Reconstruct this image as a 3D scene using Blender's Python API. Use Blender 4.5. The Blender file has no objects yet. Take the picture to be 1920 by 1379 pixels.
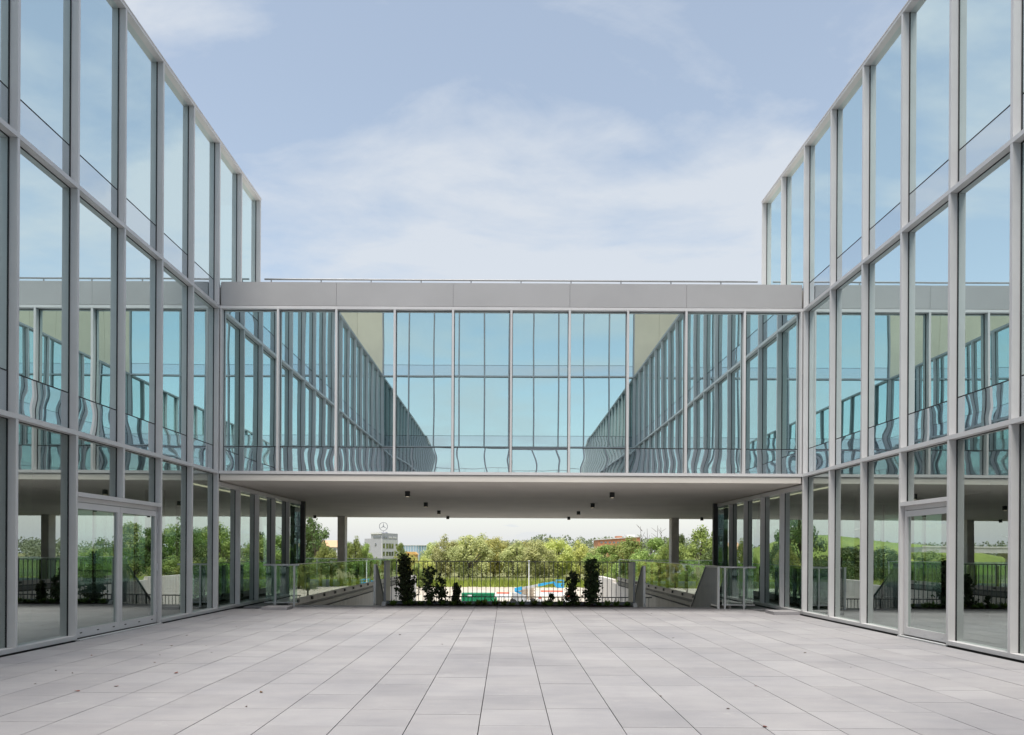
import bpy, bmesh, math, random
from mathutils import Vector, Matrix
R = math.radians
random.seed(7)
S = bpy.context.scene
COL = S.collection

# ------------------------------------------------------------------ camera
F_PX, VX, VY, W, H = 1330.0, 949.0, 1035.0, 1920.0, 1379.0
CAM = Vector((-0.103, 0.0, 1.575))
cam_d = bpy.data.cameras.new('camera')
cam = bpy.data.objects.new('camera', cam_d)
COL.objects.link(cam)
cam_d.sensor_width = 36.0
cam_d.lens = 36.0 * F_PX / W
cam_d.shift_x = (W / 2 - VX) / W
cam_d.shift_y = (VY - H / 2) / W
cam_d.clip_start = 0.05
cam_d.clip_end = 6000
cam.matrix_world = Matrix.Translation(CAM) @ Matrix.Rotation(R(90), 4, 'X') @ Matrix.Rotation(0.0055, 4, 'Z')
S.camera = cam

# ------------------------------------------------------------------ light, sky, exposure
SUN_EL, SUN_AZ = 70.0, 202.0            # compass azimuth from +Y clockwise; high, behind the camera and to the left
S.view_settings.view_transform = 'Standard'
S.view_settings.look = 'None'
S.view_settings.gamma = 1.0
S.view_settings.exposure = 0.7
S.view_settings.use_curve_mapping = False
S.cycles.use_denoising = True
S.cycles.use_adaptive_sampling = True
S.cycles.adaptive_threshold = 0.02
S.cycles.max_bounces = 10
S.cycles.diffuse_bounces = 3
S.cycles.glossy_bounces = 6
S.cycles.transmission_bounces = 6
S.cycles.transparent_max_bounces = 20
S.cycles.caustics_reflective = True
S.cycles.caustics_refractive = False
S.cycles.blur_glossy = 0.5
S.cycles.sample_clamp_indirect = 6.0

sun_d = bpy.data.lights.new('sun', 'SUN')
sun_d.energy = 3.5
sun_d.angle = R(26)
sun_d.color = (1.0, 0.955, 0.89)
sun = bpy.data.objects.new('sun', sun_d)
COL.objects.link(sun)
_az, _el = R(SUN_AZ), R(SUN_EL)
sdir = Vector((math.sin(_az) * math.cos(_el), math.cos(_az) * math.cos(_el), math.sin(_el)))
sun.rotation_euler = sdir.to_track_quat('Z', 'Y').to_euler()
sun.location = (0, 0, 60)

world = bpy.data.worlds.new('World')
S.world = world
world.use_nodes = True
wn, wl = world.node_tree.nodes, world.node_tree.links
wn.clear()


def wnode(t, **kw):
    n = wn.new(t)
    for k, v in kw.items():
        setattr(n, k, v)
    return n


def wmath(op, a, b=None):
    n = wnode('ShaderNodeMath', operation=op)
    for i, v in enumerate((a, b)):
        if v is None:
            continue
        if isinstance(v, (int, float)):
            n.inputs[i].default_value = v
        else:
            wl.new(v, n.inputs[i])
    return n.outputs[0]


w_out = wnode('ShaderNodeOutputWorld')
w_bg = wnode('ShaderNodeBackground')
w_bg.inputs['Strength'].default_value = 0.1
wl.new(w_bg.outputs[0], w_out.inputs[0])
w_sky = wnode('ShaderNodeTexSky', sky_type='NISHITA', sun_disc=False)
w_sky.sun_elevation = R(SUN_EL)
w_sky.sun_rotation = R(SUN_AZ)
w_sky.air_density = 1.0
w_sky.dust_density = 1.0
w_sky.ozone_density = 1.2
w_tc = wnode('ShaderNodeTexCoord')
w_sep = wnode('ShaderNodeSeparateXYZ')
wl.new(w_tc.outputs['Generated'], w_sep.inputs[0])
zc = wmath('MAXIMUM', w_sep.outputs['Z'], 0.0)
den = wmath('ADD', zc, 0.22)
cx = wmath('DIVIDE', w_sep.outputs['X'], den)
cy = wmath('DIVIDE', w_sep.outputs['Y'], den)
w_cmb = wnode('ShaderNodeCombineXYZ')
wl.new(cx, w_cmb.inputs[0])
wl.new(cy, w_cmb.inputs[1])
w_cmb.inputs[2].default_value = 3.7


def wnoise(scale, detail, rough, dist, loc=(0, 0, 0), scl=(1, 1, 1)):
    mp = wnode('ShaderNodeMapping')
    mp.inputs['Location'].default_value = loc
    mp.inputs['Scale'].default_value = scl
    mp.inputs['Rotation'].default_value = (0, 0, R(-18))
    wl.new(w_cmb.outputs[0], mp.inputs[0])
    n = wnode('ShaderNodeTexNoise')
    n.inputs['Scale'].default_value = scale
    n.inputs['Detail'].default_value = detail
    n.inputs['Roughness'].default_value = rough
    n.inputs['Distortion'].default_value = dist
    wl.new(mp.outputs[0], n.inputs['Vector'])
    return n.outputs['Fac']


n1 = wnoise(1.7, 9, 0.56, 0.55, (2.1, 0.9, 0), (0.7, 1.1, 1))
n2 = wnoise(5.0, 8, 0.6, 0.4, (5.1, 2.2, 0), (0.8, 1.2, 1))
cl = wmath('ADD', wmath('MULTIPLY', n1, 0.78), wmath('MULTIPLY', n2, 0.22))
w_ramp = wnode('ShaderNodeValToRGB')
w_ramp.color_ramp.elements[0].position = 0.43
w_ramp.color_ramp.elements[0].color = (0.22, 0.22, 0.22, 1)
w_ramp.color_ramp.elements[1].position = 0.575
w_ramp.color_ramp.elements[1].color = (0.88, 0.88, 0.88, 1)
wl.new(cl, w_ramp.inputs[0])
# thin haze closing in towards the horizon
hz = wmath('POWER', wmath('SUBTRACT', 1.0, zc), 6.0)
hz = wmath('MULTIPLY', hz, 0.96)
fac = wmath('MAXIMUM', w_ramp.outputs[0], hz)
w_mix = wnode('ShaderNodeMix', data_type='RGBA')
wl.new(fac, w_mix.inputs['Factor'])
w_blue = wnode('ShaderNodeMix', data_type='RGBA')
w_blue.blend_type = 'MULTIPLY'
w_blue.inputs['Factor'].default_value = 1.0
wl.new(w_sky.outputs[0], w_blue.inputs['A'])
w_blue.inputs['B'].default_value = (1.80, 1.56, 1.28, 1)
wl.new(w_blue.outputs['Result'], w_mix.inputs['A'])
w_mix.inputs['B'].default_value = (4.5, 4.78, 5.15, 1)
wl.new(w_mix.outputs['Result'], w_bg.inputs['Color'])

# ------------------------------------------------------------------ material helpers


class NT:
    def __init__(s, name):
        s.m = bpy.data.materials.new(name)
        s.m.use_nodes = True
        s.n, s.l = s.m.node_tree.nodes, s.m.node_tree.links
        s.n.clear()
        s.out = s.n.new('ShaderNodeOutputMaterial')

    def node(s, t, ins=None, **kw):
        n = s.n.new(t)
        for k, v in kw.items():
            setattr(n, k, v)
        for k, v in (ins or {}).items():
            s.put(n.inputs[k], v)
        return n

    def put(s, sock, v):
        if hasattr(v, 'is_output'):
            s.l.new(v, sock)
        else:
            sock.default_value = v

    def math(s, op, a, b=0.0, c=0.0):
        n = s.node('ShaderNodeMath', operation=op)
        s.put(n.inputs[0], a)
        s.put(n.inputs[1], b)
        s.put(n.inputs[2], c)
        return n.outputs[0]

    def vmath(s, op, a, b=(0, 0, 0), scale=None):
        n = s.node('ShaderNodeVectorMath', operation=op)
        s.put(n.inputs[0], a)
        s.put(n.inputs[1], b)
        if scale is not None:
            s.put(n.inputs['Scale'], scale)
        return n.outputs[0]

    def mix(s, f, a, b, blend='MIX'):
        n = s.node('ShaderNodeMix', data_type='RGBA')
        n.blend_type = blend
        s.put(n.inputs['Factor'], f)
        s.put(n.inputs['A'], a)
        s.put(n.inputs['B'], b)
        return n.outputs['Result']

    def noise(s, vec, scale, detail=4, rough=0.55, col=False):
        n = s.node('ShaderNodeTexNoise', {'Scale': scale, 'Detail': detail, 'Roughness': rough})
        if vec is not None:
            s.l.new(vec, n.inputs['Vector'])
        return n.outputs['Color' if col else 'Fac']

    def ramp(s, f, p0, c0, p1, c1):
        n = s.node('ShaderNodeValToRGB')
        e = n.color_ramp.elements
        e[0].position, e[0].color = p0, c0
        e[1].position, e[1].color = p1, c1
        s.l.new(f, n.inputs[0])
        return n.outputs[0]

    def pos(s):
        return s.node('ShaderNodeNewGeometry').outputs['Position']

    def rnd(s):
        return s.node('ShaderNodeObjectInfo').outputs['Random']

    def bsdf(s, **ins):
        p = s.node('ShaderNodeBsdfPrincipled', {k.replace('_', ' '): v for k, v in ins.items()})
        s.l.new(p.outputs[0], s.out.inputs[0])
        return p


def c4(r, g, b):
    return (r, g, b, 1.0)


def plain(name, col, rough=0.5, metal=0.0, var=0.06, nscale=3.0, bump=0.0, bscale=40.0, spec=0.5, objvar=0.05):
    t = NT(name)
    p = t.pos()
    f = t.noise(p, nscale, 5)
    dark = c4(*[c * (1 - var * 2) for c in col])
    lite = c4(*[min(1, c * (1 + var * 1.5)) for c in col])
    cc = t.ramp(f, 0.3, dark, 0.7, lite)
    v = t.math('MULTIPLY_ADD', t.rnd(), objvar * 2, 1 - objvar)
    hs = t.node('ShaderNodeHueSaturation', {'Value': v, 'Color': cc})
    r2 = t.math('MULTIPLY_ADD', t.noise(p, nscale * 4, 3), 0.16, rough - 0.08)
    b = t.bsdf(Base_Color=hs.outputs[0], Roughness=r2, Metallic=metal, Specular_IOR_Level=spec)
    if bump > 0:
        bn = t.node('ShaderNodeBump', {'Strength': 0.6, 'Distance': bump, 'Height': t.noise(p, bscale, 5)})
        t.l.new(bn.outputs[0], b.inputs['Normal'])
    return t.m


def glass(name, r0, refl, trans, amp, ns, back=None, tilt=0.0016):
    """coated architectural glass: reflective on its outer faces, tinted see-through, slightly wavy per pane"""
    t = NT(name)
    g = t.node('ShaderNodeNewGeometry')
    oi = t.node('ShaderNodeObjectInfo')
    off = t.vmath('SCALE', (17.0, 31.0, 53.0), scale=oi.outputs['Random'])
    v = t.vmath('ADD', t.vmath('MULTIPLY', g.outputs['Position'], ns), off)
    nc = t.vmath('SUBTRACT', t.noise(v, 1.0, 1.0, 0.4, col=True), (0.5, 0.5, 0.5))
    wob = t.vmath('MULTIPLY', t.vmath('SCALE', nc, scale=amp), (1.0, 1.0, 0.25))
    wn_ = t.node('ShaderNodeTexWhiteNoise', noise_dimensions='1D')
    t.l.new(oi.outputs['Random'], wn_.inputs['W'])
    tl = t.vmath('SCALE', t.vmath('SUBTRACT', wn_.outputs['Color'], (0.5, 0.5, 0.5)), scale=tilt)
    nrm = t.vmath('NORMALIZE', t.vmath('ADD', t.vmath('ADD', g.outputs['Normal'], wob), tl))
    fr = t.node('ShaderNodeFresnel', {'IOR': 1.5})
    f = t.math('MULTIPLY_ADD', fr.outputs[0], 1.0 - r0, r0)
    f = t.math('MINIMUM', f, 0.97)
    gl = t.node('ShaderNodeBsdfGlossy', {'Color': refl, 'Roughness': 0.0, 'Normal': nrm})
    if back is None:
        f = t.math('MULTIPLY', f, t.math('SUBTRACT', 1.0, g.outputs['Backfacing']))
        under = t.node('ShaderNodeBsdfTransparent', {'Color': trans})
    else:
        under = t.node('ShaderNodeBsdfDiffuse', {'Color': back})
    mx = t.node('ShaderNodeMixShader')
    t.l.new(f, mx.inputs[0])
    t.l.new(under.outputs[0], mx.inputs[1])
    t.l.new(gl.outputs[0], mx.inputs[2])
    t.l.new(mx.outputs[0], t.out.inputs[0])
    return t.m


M = {}
M['frame'] = plain('anodised_grey_metal', (0.55, 0.54, 0.542), 0.42, 0.0, 0.03, 1.3, spec=0.5, objvar=0.04)
M['panel'] = plain('fascia_metal', (0.37, 0.363, 0.366), 0.45, 0.0, 0.03, 0.6, objvar=0.03)
M['beige'] = plain('beige_cladding', (0.90, 0.78, 0.60), 0.6, 0.0, 0.03, 0.8)
M['black'] = plain('black_rubber', (0.012, 0.013, 0.014), 0.55)
M['dark_steel'] = plain('dark_steel', (0.05, 0.05, 0.052), 0.5)
M['steel'] = plain('grey_painted_steel', (0.20, 0.21, 0.225), 0.42, 0.0, 0.04, 2.0)
M['fence_steel'] = plain('fence_steel', (0.10, 0.105, 0.115), 0.45)
M['upstand'] = plain('brown_grey_steel', (0.30, 0.275, 0.26), 0.5)
M['galv'] = plain('light_galvanised_steel', (0.55, 0.555, 0.56), 0.4, 0.2, 0.04, 4.0)
M['soffit'] = plain('soffit_render', (0.60, 0.56, 0.51), 0.8, 0.0, 0.04, 0.5)
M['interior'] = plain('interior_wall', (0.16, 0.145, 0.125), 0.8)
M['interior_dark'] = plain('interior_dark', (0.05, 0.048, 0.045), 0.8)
M['ceiling'] = plain('interior_ceiling', (0.22, 0.21, 0.19), 0.8)
M['column'] = plain('column_concrete', (0.62, 0.57, 0.52), 0.8, 0.0, 0.07, 2.2, 0.004, 30)
M['glass'] = glass('solar_glass', 0.87, c4(0.865, 0.99, 0.985), c4(0.48, 0.66, 0.62), 0.0030, (1.1, 1.1, 0.55))
M['glass_clear'] = glass('clear_glass', 0.50, c4(0.88, 0.97, 0.94), c4(0.66, 0.76, 0.71), 0.0022, (1.0, 1.0, 0.5))
M['spandrel'] = glass('spandrel_glass', 0.74, c4(0.89, 0.97, 0.995), None, 0.017, (1.3, 1.3, 1.6), back=c4(0.13, 0.145, 0.17), tilt=0.003)
M['balu_glass'] = glass('balustrade_glass', 0.20, c4(0.86, 0.96, 0.92), c4(0.80, 0.90, 0.84), 0.0008, (0.6, 0.6, 0.6))


M['dark_glass'] = glass('dark_fin_glass', 0.10, c4(0.9, 1, 0.95), None, 0.001, (1, 1, 1), back=c4(0.025, 0.045, 0.035))


def tile_mat(x0, y0, tx, ty):
    t = NT('concrete_paver')
    p = t.pos()
    q = t.vmath('DIVIDE', t.vmath('SUBTRACT', p, (x0, y0, 0)), (tx, ty, 1))
    fl = t.vmath('FLOOR', t.vmath('MULTIPLY', q, (1, 1, 0)))
    wn_ = t.node('ShaderNodeTexWhiteNoise', noise_dimensions='2D')
    t.l.new(fl, wn_.inputs['Vector'])
    base = t.mix(wn_.outputs['Value'], c4(0.283, 0.271, 0.276), c4(0.328, 0.315, 0.320))
    stain = t.ramp(t.noise(p, 0.55, 6, 0.62), 0.30, c4(0.78, 0.79, 0.82), 0.62, c4(1, 1, 1))
    base = t.mix(1.0, base, stain, 'MULTIPLY')
    st2 = t.ramp(t.noise(t.vmath('MULTIPLY', p, (1.0, 3.0, 1)), 1.6, 5, 0.6), 0.36, c4(0.93, 0.93, 0.94), 0.58, c4(1, 1, 1))
    base = t.mix(1.0, base, st2, 'MULTIPLY')
    spk = t.ramp(t.noise(p, 140, 3, 0.7), 0.32, c4(0.90, 0.90, 0.90), 0.6, c4(1.03, 1.03, 1.03))
    base = t.mix(1.0, base, spk, 'MULTIPLY')
    # pale lime bloom marks
    bl = t.ramp(t.noise(p, 2.7, 6, 0.7), 0.62, c4(0, 0, 0), 0.76, c4(0.45, 0.45, 0.45))
    base = t.mix(bl, base, c4(0.44, 0.427, 0.415))
    rg = t.math('MULTIPLY_ADD', t.noise(p, 0.8, 4), 0.25, 0.50)
    b = t.bsdf(Base_Color=base, Roughness=rg, Specular_IOR_Level=0.45)
    bn = t.node('ShaderNodeBump', {'Strength': 0.35, 'Distance': 0.003, 'Height': t.noise(p, 60, 5, 0.7)})
    t.l.new(bn.outputs[0], b.inputs['Normal'])
    return t.m


def concrete_mat():
    t = NT('fair_faced_concrete')
    p = t.pos()
    a = t.ramp(t.noise(p, 0.7, 6, 0.6), 0.3, c4(0.62, 0.575, 0.52), 0.7, c4(0.74, 0.70, 0.655))
    s = t.ramp(t.noise(t.vmath('MULTIPLY', p, (3.0, 3.0, 0.35)), 1.2, 5, 0.6), 0.3, c4(0.86, 0.85, 0.84), 0.6, c4(1, 1, 1))
    b = t.bsdf(Base_Color=t.mix(1.0, a, s, 'MULTIPLY'), Roughness=0.8)
    bn = t.node('ShaderNodeBump', {'Strength': 0.4, 'Distance': 0.004, 'Height': t.noise(p, 25, 5)})
    t.l.new(bn.outputs[0], b.inputs['Normal'])
    return t.m


M['concrete'] = concrete_mat()
M['concrete_pale'] = plain('pale_bounce_floor', (0.62, 0.60, 0.57), 0.8, 0, 0.06, 0.8, 0.003, 20)
M['bed'] = plain('mortar_bed', (0.045, 0.043, 0.042), 0.9)
M['soil'] = plain('soil', (0.035, 0.024, 0.017), 0.95, 0, 0.3, 9.0, 0.02, 30)
M['white'] = plain('white_paint', (0.72, 0.73, 0.74), 0.4)
M['emit'] = None


def emit_mat(name, col, st):
    t = NT(name)
    e = t.node('ShaderNodeEmission', {'Color': col, 'Strength': st})
    t.l.new(e.outputs[0], t.out.inputs[0])
    return t.m


M['emit'] = emit_mat('warm_glow_strip', c4(1.0, 0.80, 0.58), 0.9)  # glow for the strips that stand in for reflected light


def leaf_mat(name, ca, cb, top=None, ztop=(0.8, 1.3), tr=0.3):
    t = NT(name)
    g = t.node('ShaderNodeNewGeometry')
    oi = t.node('ShaderNodeObjectInfo')
    wn_ = t.node('ShaderNodeTexWhiteNoise', noise_dimensions='3D')
    rp = t.node('ShaderNodeTexCoord').outputs['Object']
    sn = t.vmath('SNAP', rp, (0.6, 0.6, 0.6))
    t.l.new(sn, wn_.inputs['Vector'])
    f = t.math('ADD', t.math('MULTIPLY', wn_.outputs['Value'], 0.22), t.math('MULTIPLY', t.noise(rp, 0.45, 3), 0.95))
    col = t.ramp(f, 0.25, ca, 0.85, cb)
    hs = t.node('ShaderNodeHueSaturation', {'Hue': t.math('MULTIPLY_ADD', oi.outputs['Random'], 0.04, 0.48),
                                            'Value': t.math('MULTIPLY_ADD', oi.outputs['Random'], 0.45, 0.80), 'Color': col})
    col = hs.outputs[0]
    if top is not None:
        sp = t.node('ShaderNodeSeparateXYZ')
        t.l.new(rp, sp.inputs[0])
        zz = t.math('ADD', sp.outputs[2], t.math('MULTIPLY', t.noise(rp, 7, 2), 0.5))
        k = t.ramp(zz, ztop[0], c4(0, 0, 0), ztop[1], c4(1, 1, 1))
        col = t.mix(k, col, top)
    d = t.node('ShaderNodeBsdfPrincipled', {'Base Color': col, 'Roughness': 0.55, 'Specular IOR Level': 0.3})
    tl = t.node('ShaderNodeBsdfTranslucent', {'Color': col})
    mx = t.node('ShaderNodeMixShader', {0: tr})
    t.l.new(d.outputs[0], mx.inputs[1])
    t.l.new(tl.outputs[0], mx.inputs[2])
    t.l.new(mx.outputs[0], t.out.inputs[0])
    return t.m


M['leaf_willow'] = leaf_mat('willow_leaf', c4(0.26, 0.31, 0.12), c4(0.66, 0.68, 0.31), tr=0.45)
M['leaf_yellow'] = leaf_mat('yellow_green_leaf', c4(0.29, 0.33, 0.09), c4(0.70, 0.68, 0.24), tr=0.45)
M['leaf_green'] = leaf_mat('green_leaf', c4(0.10, 0.155, 0.04), c4(0.36, 0.43, 0.12), tr=0.4)
M['leaf_dark'] = leaf_mat('dark_green_leaf', c4(0.035, 0.062, 0.02), c4(0.13, 0.185, 0.05), tr=0.3)
M['leaf_hazed'] = leaf_mat('far_wood_haze_leaf', c4(0.20, 0.26, 0.16), c4(0.32, 0.38, 0.24), tr=0.3)  # distance haze is painted into this pale leaf colour
M['leaf_shrub'] = leaf_mat('photinia_leaf', c4(0.012, 0.022, 0.010), c4(0.06, 0.085, 0.03), top=c4(0.095, 0.032, 0.021), ztop=(1.0, 1.8), tr=0.15)
M['leaf_bush'] = leaf_mat('bush_leaf', c4(0.012, 0.024, 0.012), c4(0.06, 0.09, 0.035), tr=0.15)
M['leaf_cover'] = leaf_mat('ground_cover_leaf', c4(0.07, 0.12, 0.03), c4(0.22, 0.33, 0.07), tr=0.35)
M['grass_blade'] = leaf_mat('grass_blade', c4(0.16, 0.21, 0.03), c4(0.40, 0.44, 0.09), tr=0.4)
M['bark'] = plain('bark', (0.085, 0.065, 0.048), 0.9, 0, 0.2, 3)


def ground_mat(name, cols, sc=0.08):
    t = NT(name)
    p = t.pos()
    a = t.ramp(t.noise(p, sc, 6, 0.62), 0.32, c4(*cols[0]), 0.68, c4(*cols[1]))
    b2 = t.ramp(t.noise(p, sc * 14, 5, 0.7), 0.3, c4(0.72, 0.72, 0.70), 0.7, c4(1.12, 1.12, 1.1))
    t.bsdf(Base_Color=t.mix(1.0, a, b2, 'MULTIPLY'), Roughness=0.95, Specular_IOR_Level=0.1)
    return t.m


M['grass'] = ground_mat('rough_grass', ((0.15, 0.158, 0.072), (0.27, 0.268, 0.125)))
M['meadow'] = ground_mat('hill_meadow', ((0.16, 0.22, 0.06), (0.26, 0.32, 0.09)), 0.03)
M['sand'] = ground_mat('sandy_yard', ((0.46, 0.40, 0.33), (0.60, 0.55, 0.48)), 0.06)
M['asphalt'] = plain('asphalt', (0.17, 0.17, 0.175), 0.85)

# ------------------------------------------------------------------ mesh helpers


class MB:
    def __init__(s):
        s.v, s.f = [], []

    def box(s, x0, x1, y0, y1, z0, z1):
        b = len(s.v)
        s.v += [(x0, y0, z0), (x1, y0, z0), (x1, y1, z0), (x0, y1, z0), (x0, y0, z1), (x1, y0, z1), (x1, y1, z1), (x0, y1, z1)]
        s.f += [(b, b + 3, b + 2, b + 1), (b + 4, b + 5, b + 6, b + 7), (b, b + 1, b + 5, b + 4), (b + 1, b + 2, b + 6, b + 5),
                (b + 2, b + 3, b + 7, b + 6), (b + 3, b, b + 4, b + 7)]
        return s

    def tube(s, pts, rad, n=8, cap=True):
        if not isinstance(rad, (list, tuple)):
            rad = [rad] * len(pts)
        pts = [Vector(p) for p in pts]
        rings = []
        for i, p in enumerate(pts):
            d = (pts[min(i + 1, len(pts) - 1)] - pts[max(i - 1, 0)]).normalized()
            a = d.cross(Vector((0, 0, 1)))
            if a.length < 1e-3:
                a = d.cross(Vector((1, 0, 0)))
            a.normalize()
            c = d.cross(a)
            b = len(s.v)
            for k in range(n):
                t = 2 * math.pi * k / n
                q = p + (a * math.cos(t) + c * math.sin(t)) * rad[i]
                s.v.append(tuple(q))
            rings.append(b)
        for r0, r1 in zip(rings, rings[1:]):
            for k in range(n):
                s.f.append((r0 + k, r0 + (k + 1) % n, r1 + (k + 1) % n, r1 + k))
        if cap:
            s.f.append(tuple(range(rings[0] + n - 1, rings[0] - 1, -1)))
            s.f.append(tuple(range(rings[-1], rings[-1] + n)))
        return s

    def prism(s, poly, axis, a0, a1):
        """extrude a 2D polygon: axis 0 -> poly=(y,z), 1 -> (x,z), 2 -> (x,y)"""
        b, n = len(s.v), len(poly)
        for a in (a0, a1):
            for p, q in poly:
                s.v.append({0: (a, p, q), 1: (p, a, q), 2: (p, q, a)}[axis])
        s.f.append(tuple(range(b, b + n)))
        s.f.append(tuple(range(b + 2 * n - 1, b + n - 1, -1)))
        for k in range(n):
            k2 = (k + 1) % n
            s.f.append((b + k2, b + k, b + n + k, b + n + k2))
        return s

    def mesh(s, name, mat, smooth=False):
        me = bpy.data.meshes.new(name)
        me.from_pydata(s.v, [], s.f)
        bm = bmesh.new()
        bm.from_mesh(me)
        bmesh.ops.recalc_face_normals(bm, faces=bm.faces)
        bm.to_mesh(me)
        bm.free()
        me.materials.append(mat)
        if smooth:
            me.polygons.foreach_set('use_smooth', [True] * len(me.polygons))
        return me

    def obj(s, name, mat, parent=None, smooth=False):
        """vertices are in world coordinates; the origin goes to the box centre at the base"""
        xs, ys, zs = zip(*s.v)
        o0 = Vector(((min(xs) + max(xs)) / 2, (min(ys) + max(ys)) / 2, min(zs)))
        s.v = [(x - o0.x, y - o0.y, z - o0.z) for x, y, z in s.v]
        return link(name, s.mesh(name, mat, smooth), o0, parent)


WLOC = {}


def link(name, data, loc, parent=None, rot=None, scale=None):
    o = bpy.data.objects.new(name, data)
    COL.objects.link(o)
    WLOC[o.name] = Vector(loc)
    if parent is not None:
        o.parent = parent
        o.location = Vector(loc) - WLOC[parent.name]
    else:
        o.location = loc
    if rot:
        o.rotation_euler = rot
    if scale:
        o.scale = scale
    return o


CACHE = {}


def box(name, x0, x1, y0, y1, z0, z1, mat, parent=None):
    """one box piece; alike pieces share their mesh"""
    x0, x1 = min(x0, x1), max(x0, x1)
    y0, y1 = min(y0, y1), max(y0, y1)
    k = (name, mat.name, round(x1 - x0, 4), round(y1 - y0, 4), round(z1 - z0, 4))
    if k not in CACHE:
        CACHE[k] = MB().box(-k[2] / 2, k[2] / 2, -k[3] / 2, k[3] / 2, 0, k[4]).mesh(name, mat)
    return link(name, CACHE[k], ((x0 + x1) / 2, (y0 + y1) / 2, z0), parent)


def tag(o, label=None, cat=None, group=None, kind=None):
    if label:
        o['label'] = label
    if cat:
        o['category'] = cat
    if group:
        o['group'] = group
    if kind:
        o['kind'] = kind
    return o


def thing(name, loc, label, cat, group=None, rz=0.0):
    o = link(name, None, loc)
    o.rotation_euler = (0, 0, rz)
    o.empty_display_size = 0.3
    return tag(o, label, cat, group)


def struct(o):
    o['kind'] = 'structure'
    return o


def px(x, Y, y=None):
    """a point at depth Y metres seen at a column / row of the photograph (used once, to survey positions)"""
    X = CAM.x + (x - VX) / F_PX * Y
    if y is None:
        return X
    return X, CAM.z - (y - VY) / F_PX * Y


# ------------------------------------------------------------------ main dimensions
BAY = 1.5
HX = 7.5                    # half width of the court, front plane of the mullions
YF = 18.22                  # front plane of the bridge
YB = YF - 16 * BAY          # front plane of the building closing the court
Z1, Z2, Z3 = 3.618, 7.861, 12.10
FD = 0.133                  # depth of the fins in front of the glass
MW = 0.055                  # fin width
TH = 0.075                  # transom height
SP = 0.645                  # spandrel height
XO = 19.6                   # outer faces of the wings
SOF = 3.377
YS = 37.75                  # far edge of the soffit
YE = 20.45                  # paving edge at stairs and planter
YD = 40.1                   # far edge of the side decks
XB = 6.22                   # balustrades beside the stairs
ZL = -6.0                   # lower ground

# ------------------------------------------------------------------ ground and terrace
TX, TY, TX0, TY0 = 0.645, 0.67, -0.34, 6.39
M['tile'] = tile_mat(TX0, TY0, TX, TY)

struct(MB().box(-900, 900, -300, 3200, ZL - 1.0, ZL).obj('ground', M['grass']))
struct(MB().box(-42, 60, 62, 152, ZL, ZL + 0.02).obj('yard', M['sand']))
struct(MB().box(-XB - 0.02, XB + 0.02, 21.4, 62, ZL, ZL + 0.03).obj('bounce_floor', M['concrete_pale']))  # pale floor added to bounce light onto the walls of the stair void
bed = MB()
bed.box(-24, 24, -30, YE, -0.30, -0.042)
bed.box(-24, -XB - 0.02, YE, YD, -0.30, -0.042)
bed.box(XB + 0.02, 24, YE, YD, -0.30, -0.042)
bed.box(-3.74, 3.74, YE, 21.35, -0.30, -0.042)
terrace = struct(bed.obj('terrace', M['bed']))

skip = {(round((-7.2 - TX0) / TX - 0.5), round((19.45 - TY0) / TY - 0.5)), (round((7.05 - TX0) / TX - 0.5), round((19.45 - TY0) / TY - 0.5))}
rng = random.Random(3)
tiles = []
for i in range(-12, 12):
    sh = rng.choice([0, 0, 0.05, -0.04, 0.13, -0.12, 0.24, -0.3]) * TY
    for j in range(-20, 52):
        if (i, j) in skip:
            continue
        x0, y0 = TX0 + i * TX, TY0 + j * TY + sh
        x1, y1 = x0 + TX, y0 + TY
        x0, x1 = max(x0, -HX + 0.012), min(x1, HX - 0.012)
        if x1 - x0 < 0.1 or y1 < YB + 0.02:
            continue
        y0 = max(y0, YB + 0.02)
        if y0 > YE - 0.1:
            if abs((x0 + x1) / 2) < XB + 0.3:
                continue
        elif y1 > YE:
            if abs((x0 + x1) / 2) < XB + 0.3:
                y1 = YE
        tiles.append((x0, x1, y0, y1, rng.uniform(-0.0012, 0.0012), i))


def vis(t):
    yc, xc = (t[2] + t[3]) / 2, (t[0] + t[1]) / 2
    if yc < 5.6 or abs((xc - CAM.x) / yc) > 0.76:
        return 0
    return 1.0 / yc ** 3


order = sorted(range(len(tiles)), key=lambda k: -vis(tiles[k]))
stuff = MB()
for r, k in enumerate(order):
    x0, x1, y0, y1, dz, i = tiles[k]
    gx = 0.0048 if i % 2 else 0.0038
    gy = (0.0012, 0.0018, 0.0018, 0.0026, 0.0042)[(k * 7 + i) % 5]
    a = (x0 + gx, x1 - gx, y0 + gy, y1 - 0.0015, -0.042, dz)
    if r < 296 and vis(tiles[k]) > 0:
        box('paving_tile', a[0], a[1], a[2], a[3], -0.042, round(dz * 2, 3) / 2, M['tile'], terrace)
    else:
        stuff.box(*a)
o = stuff.obj('paving_tiles', M['tile'], terrace)
o['kind'] = 'stuff'
# wider slabs on the decks outside the glass wings
dk = MB()
for sx in (-1, 1):
    xs = [HX + 0.3 + 1.31 * k for k in range(13)]
    for x in xs:
        for j in range(11):
            y0 = 25.95 + j * 1.34
            if y0 + 1.33 < YD + 0.2:
                dk.box(sx * x, sx * (x + 1.30), y0, min(y0 + 1.332, YD), -0.042, 0.0)
o = dk.obj('deck_tiles', M['tile'], terrace)
o['kind'] = 'stuff'


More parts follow.
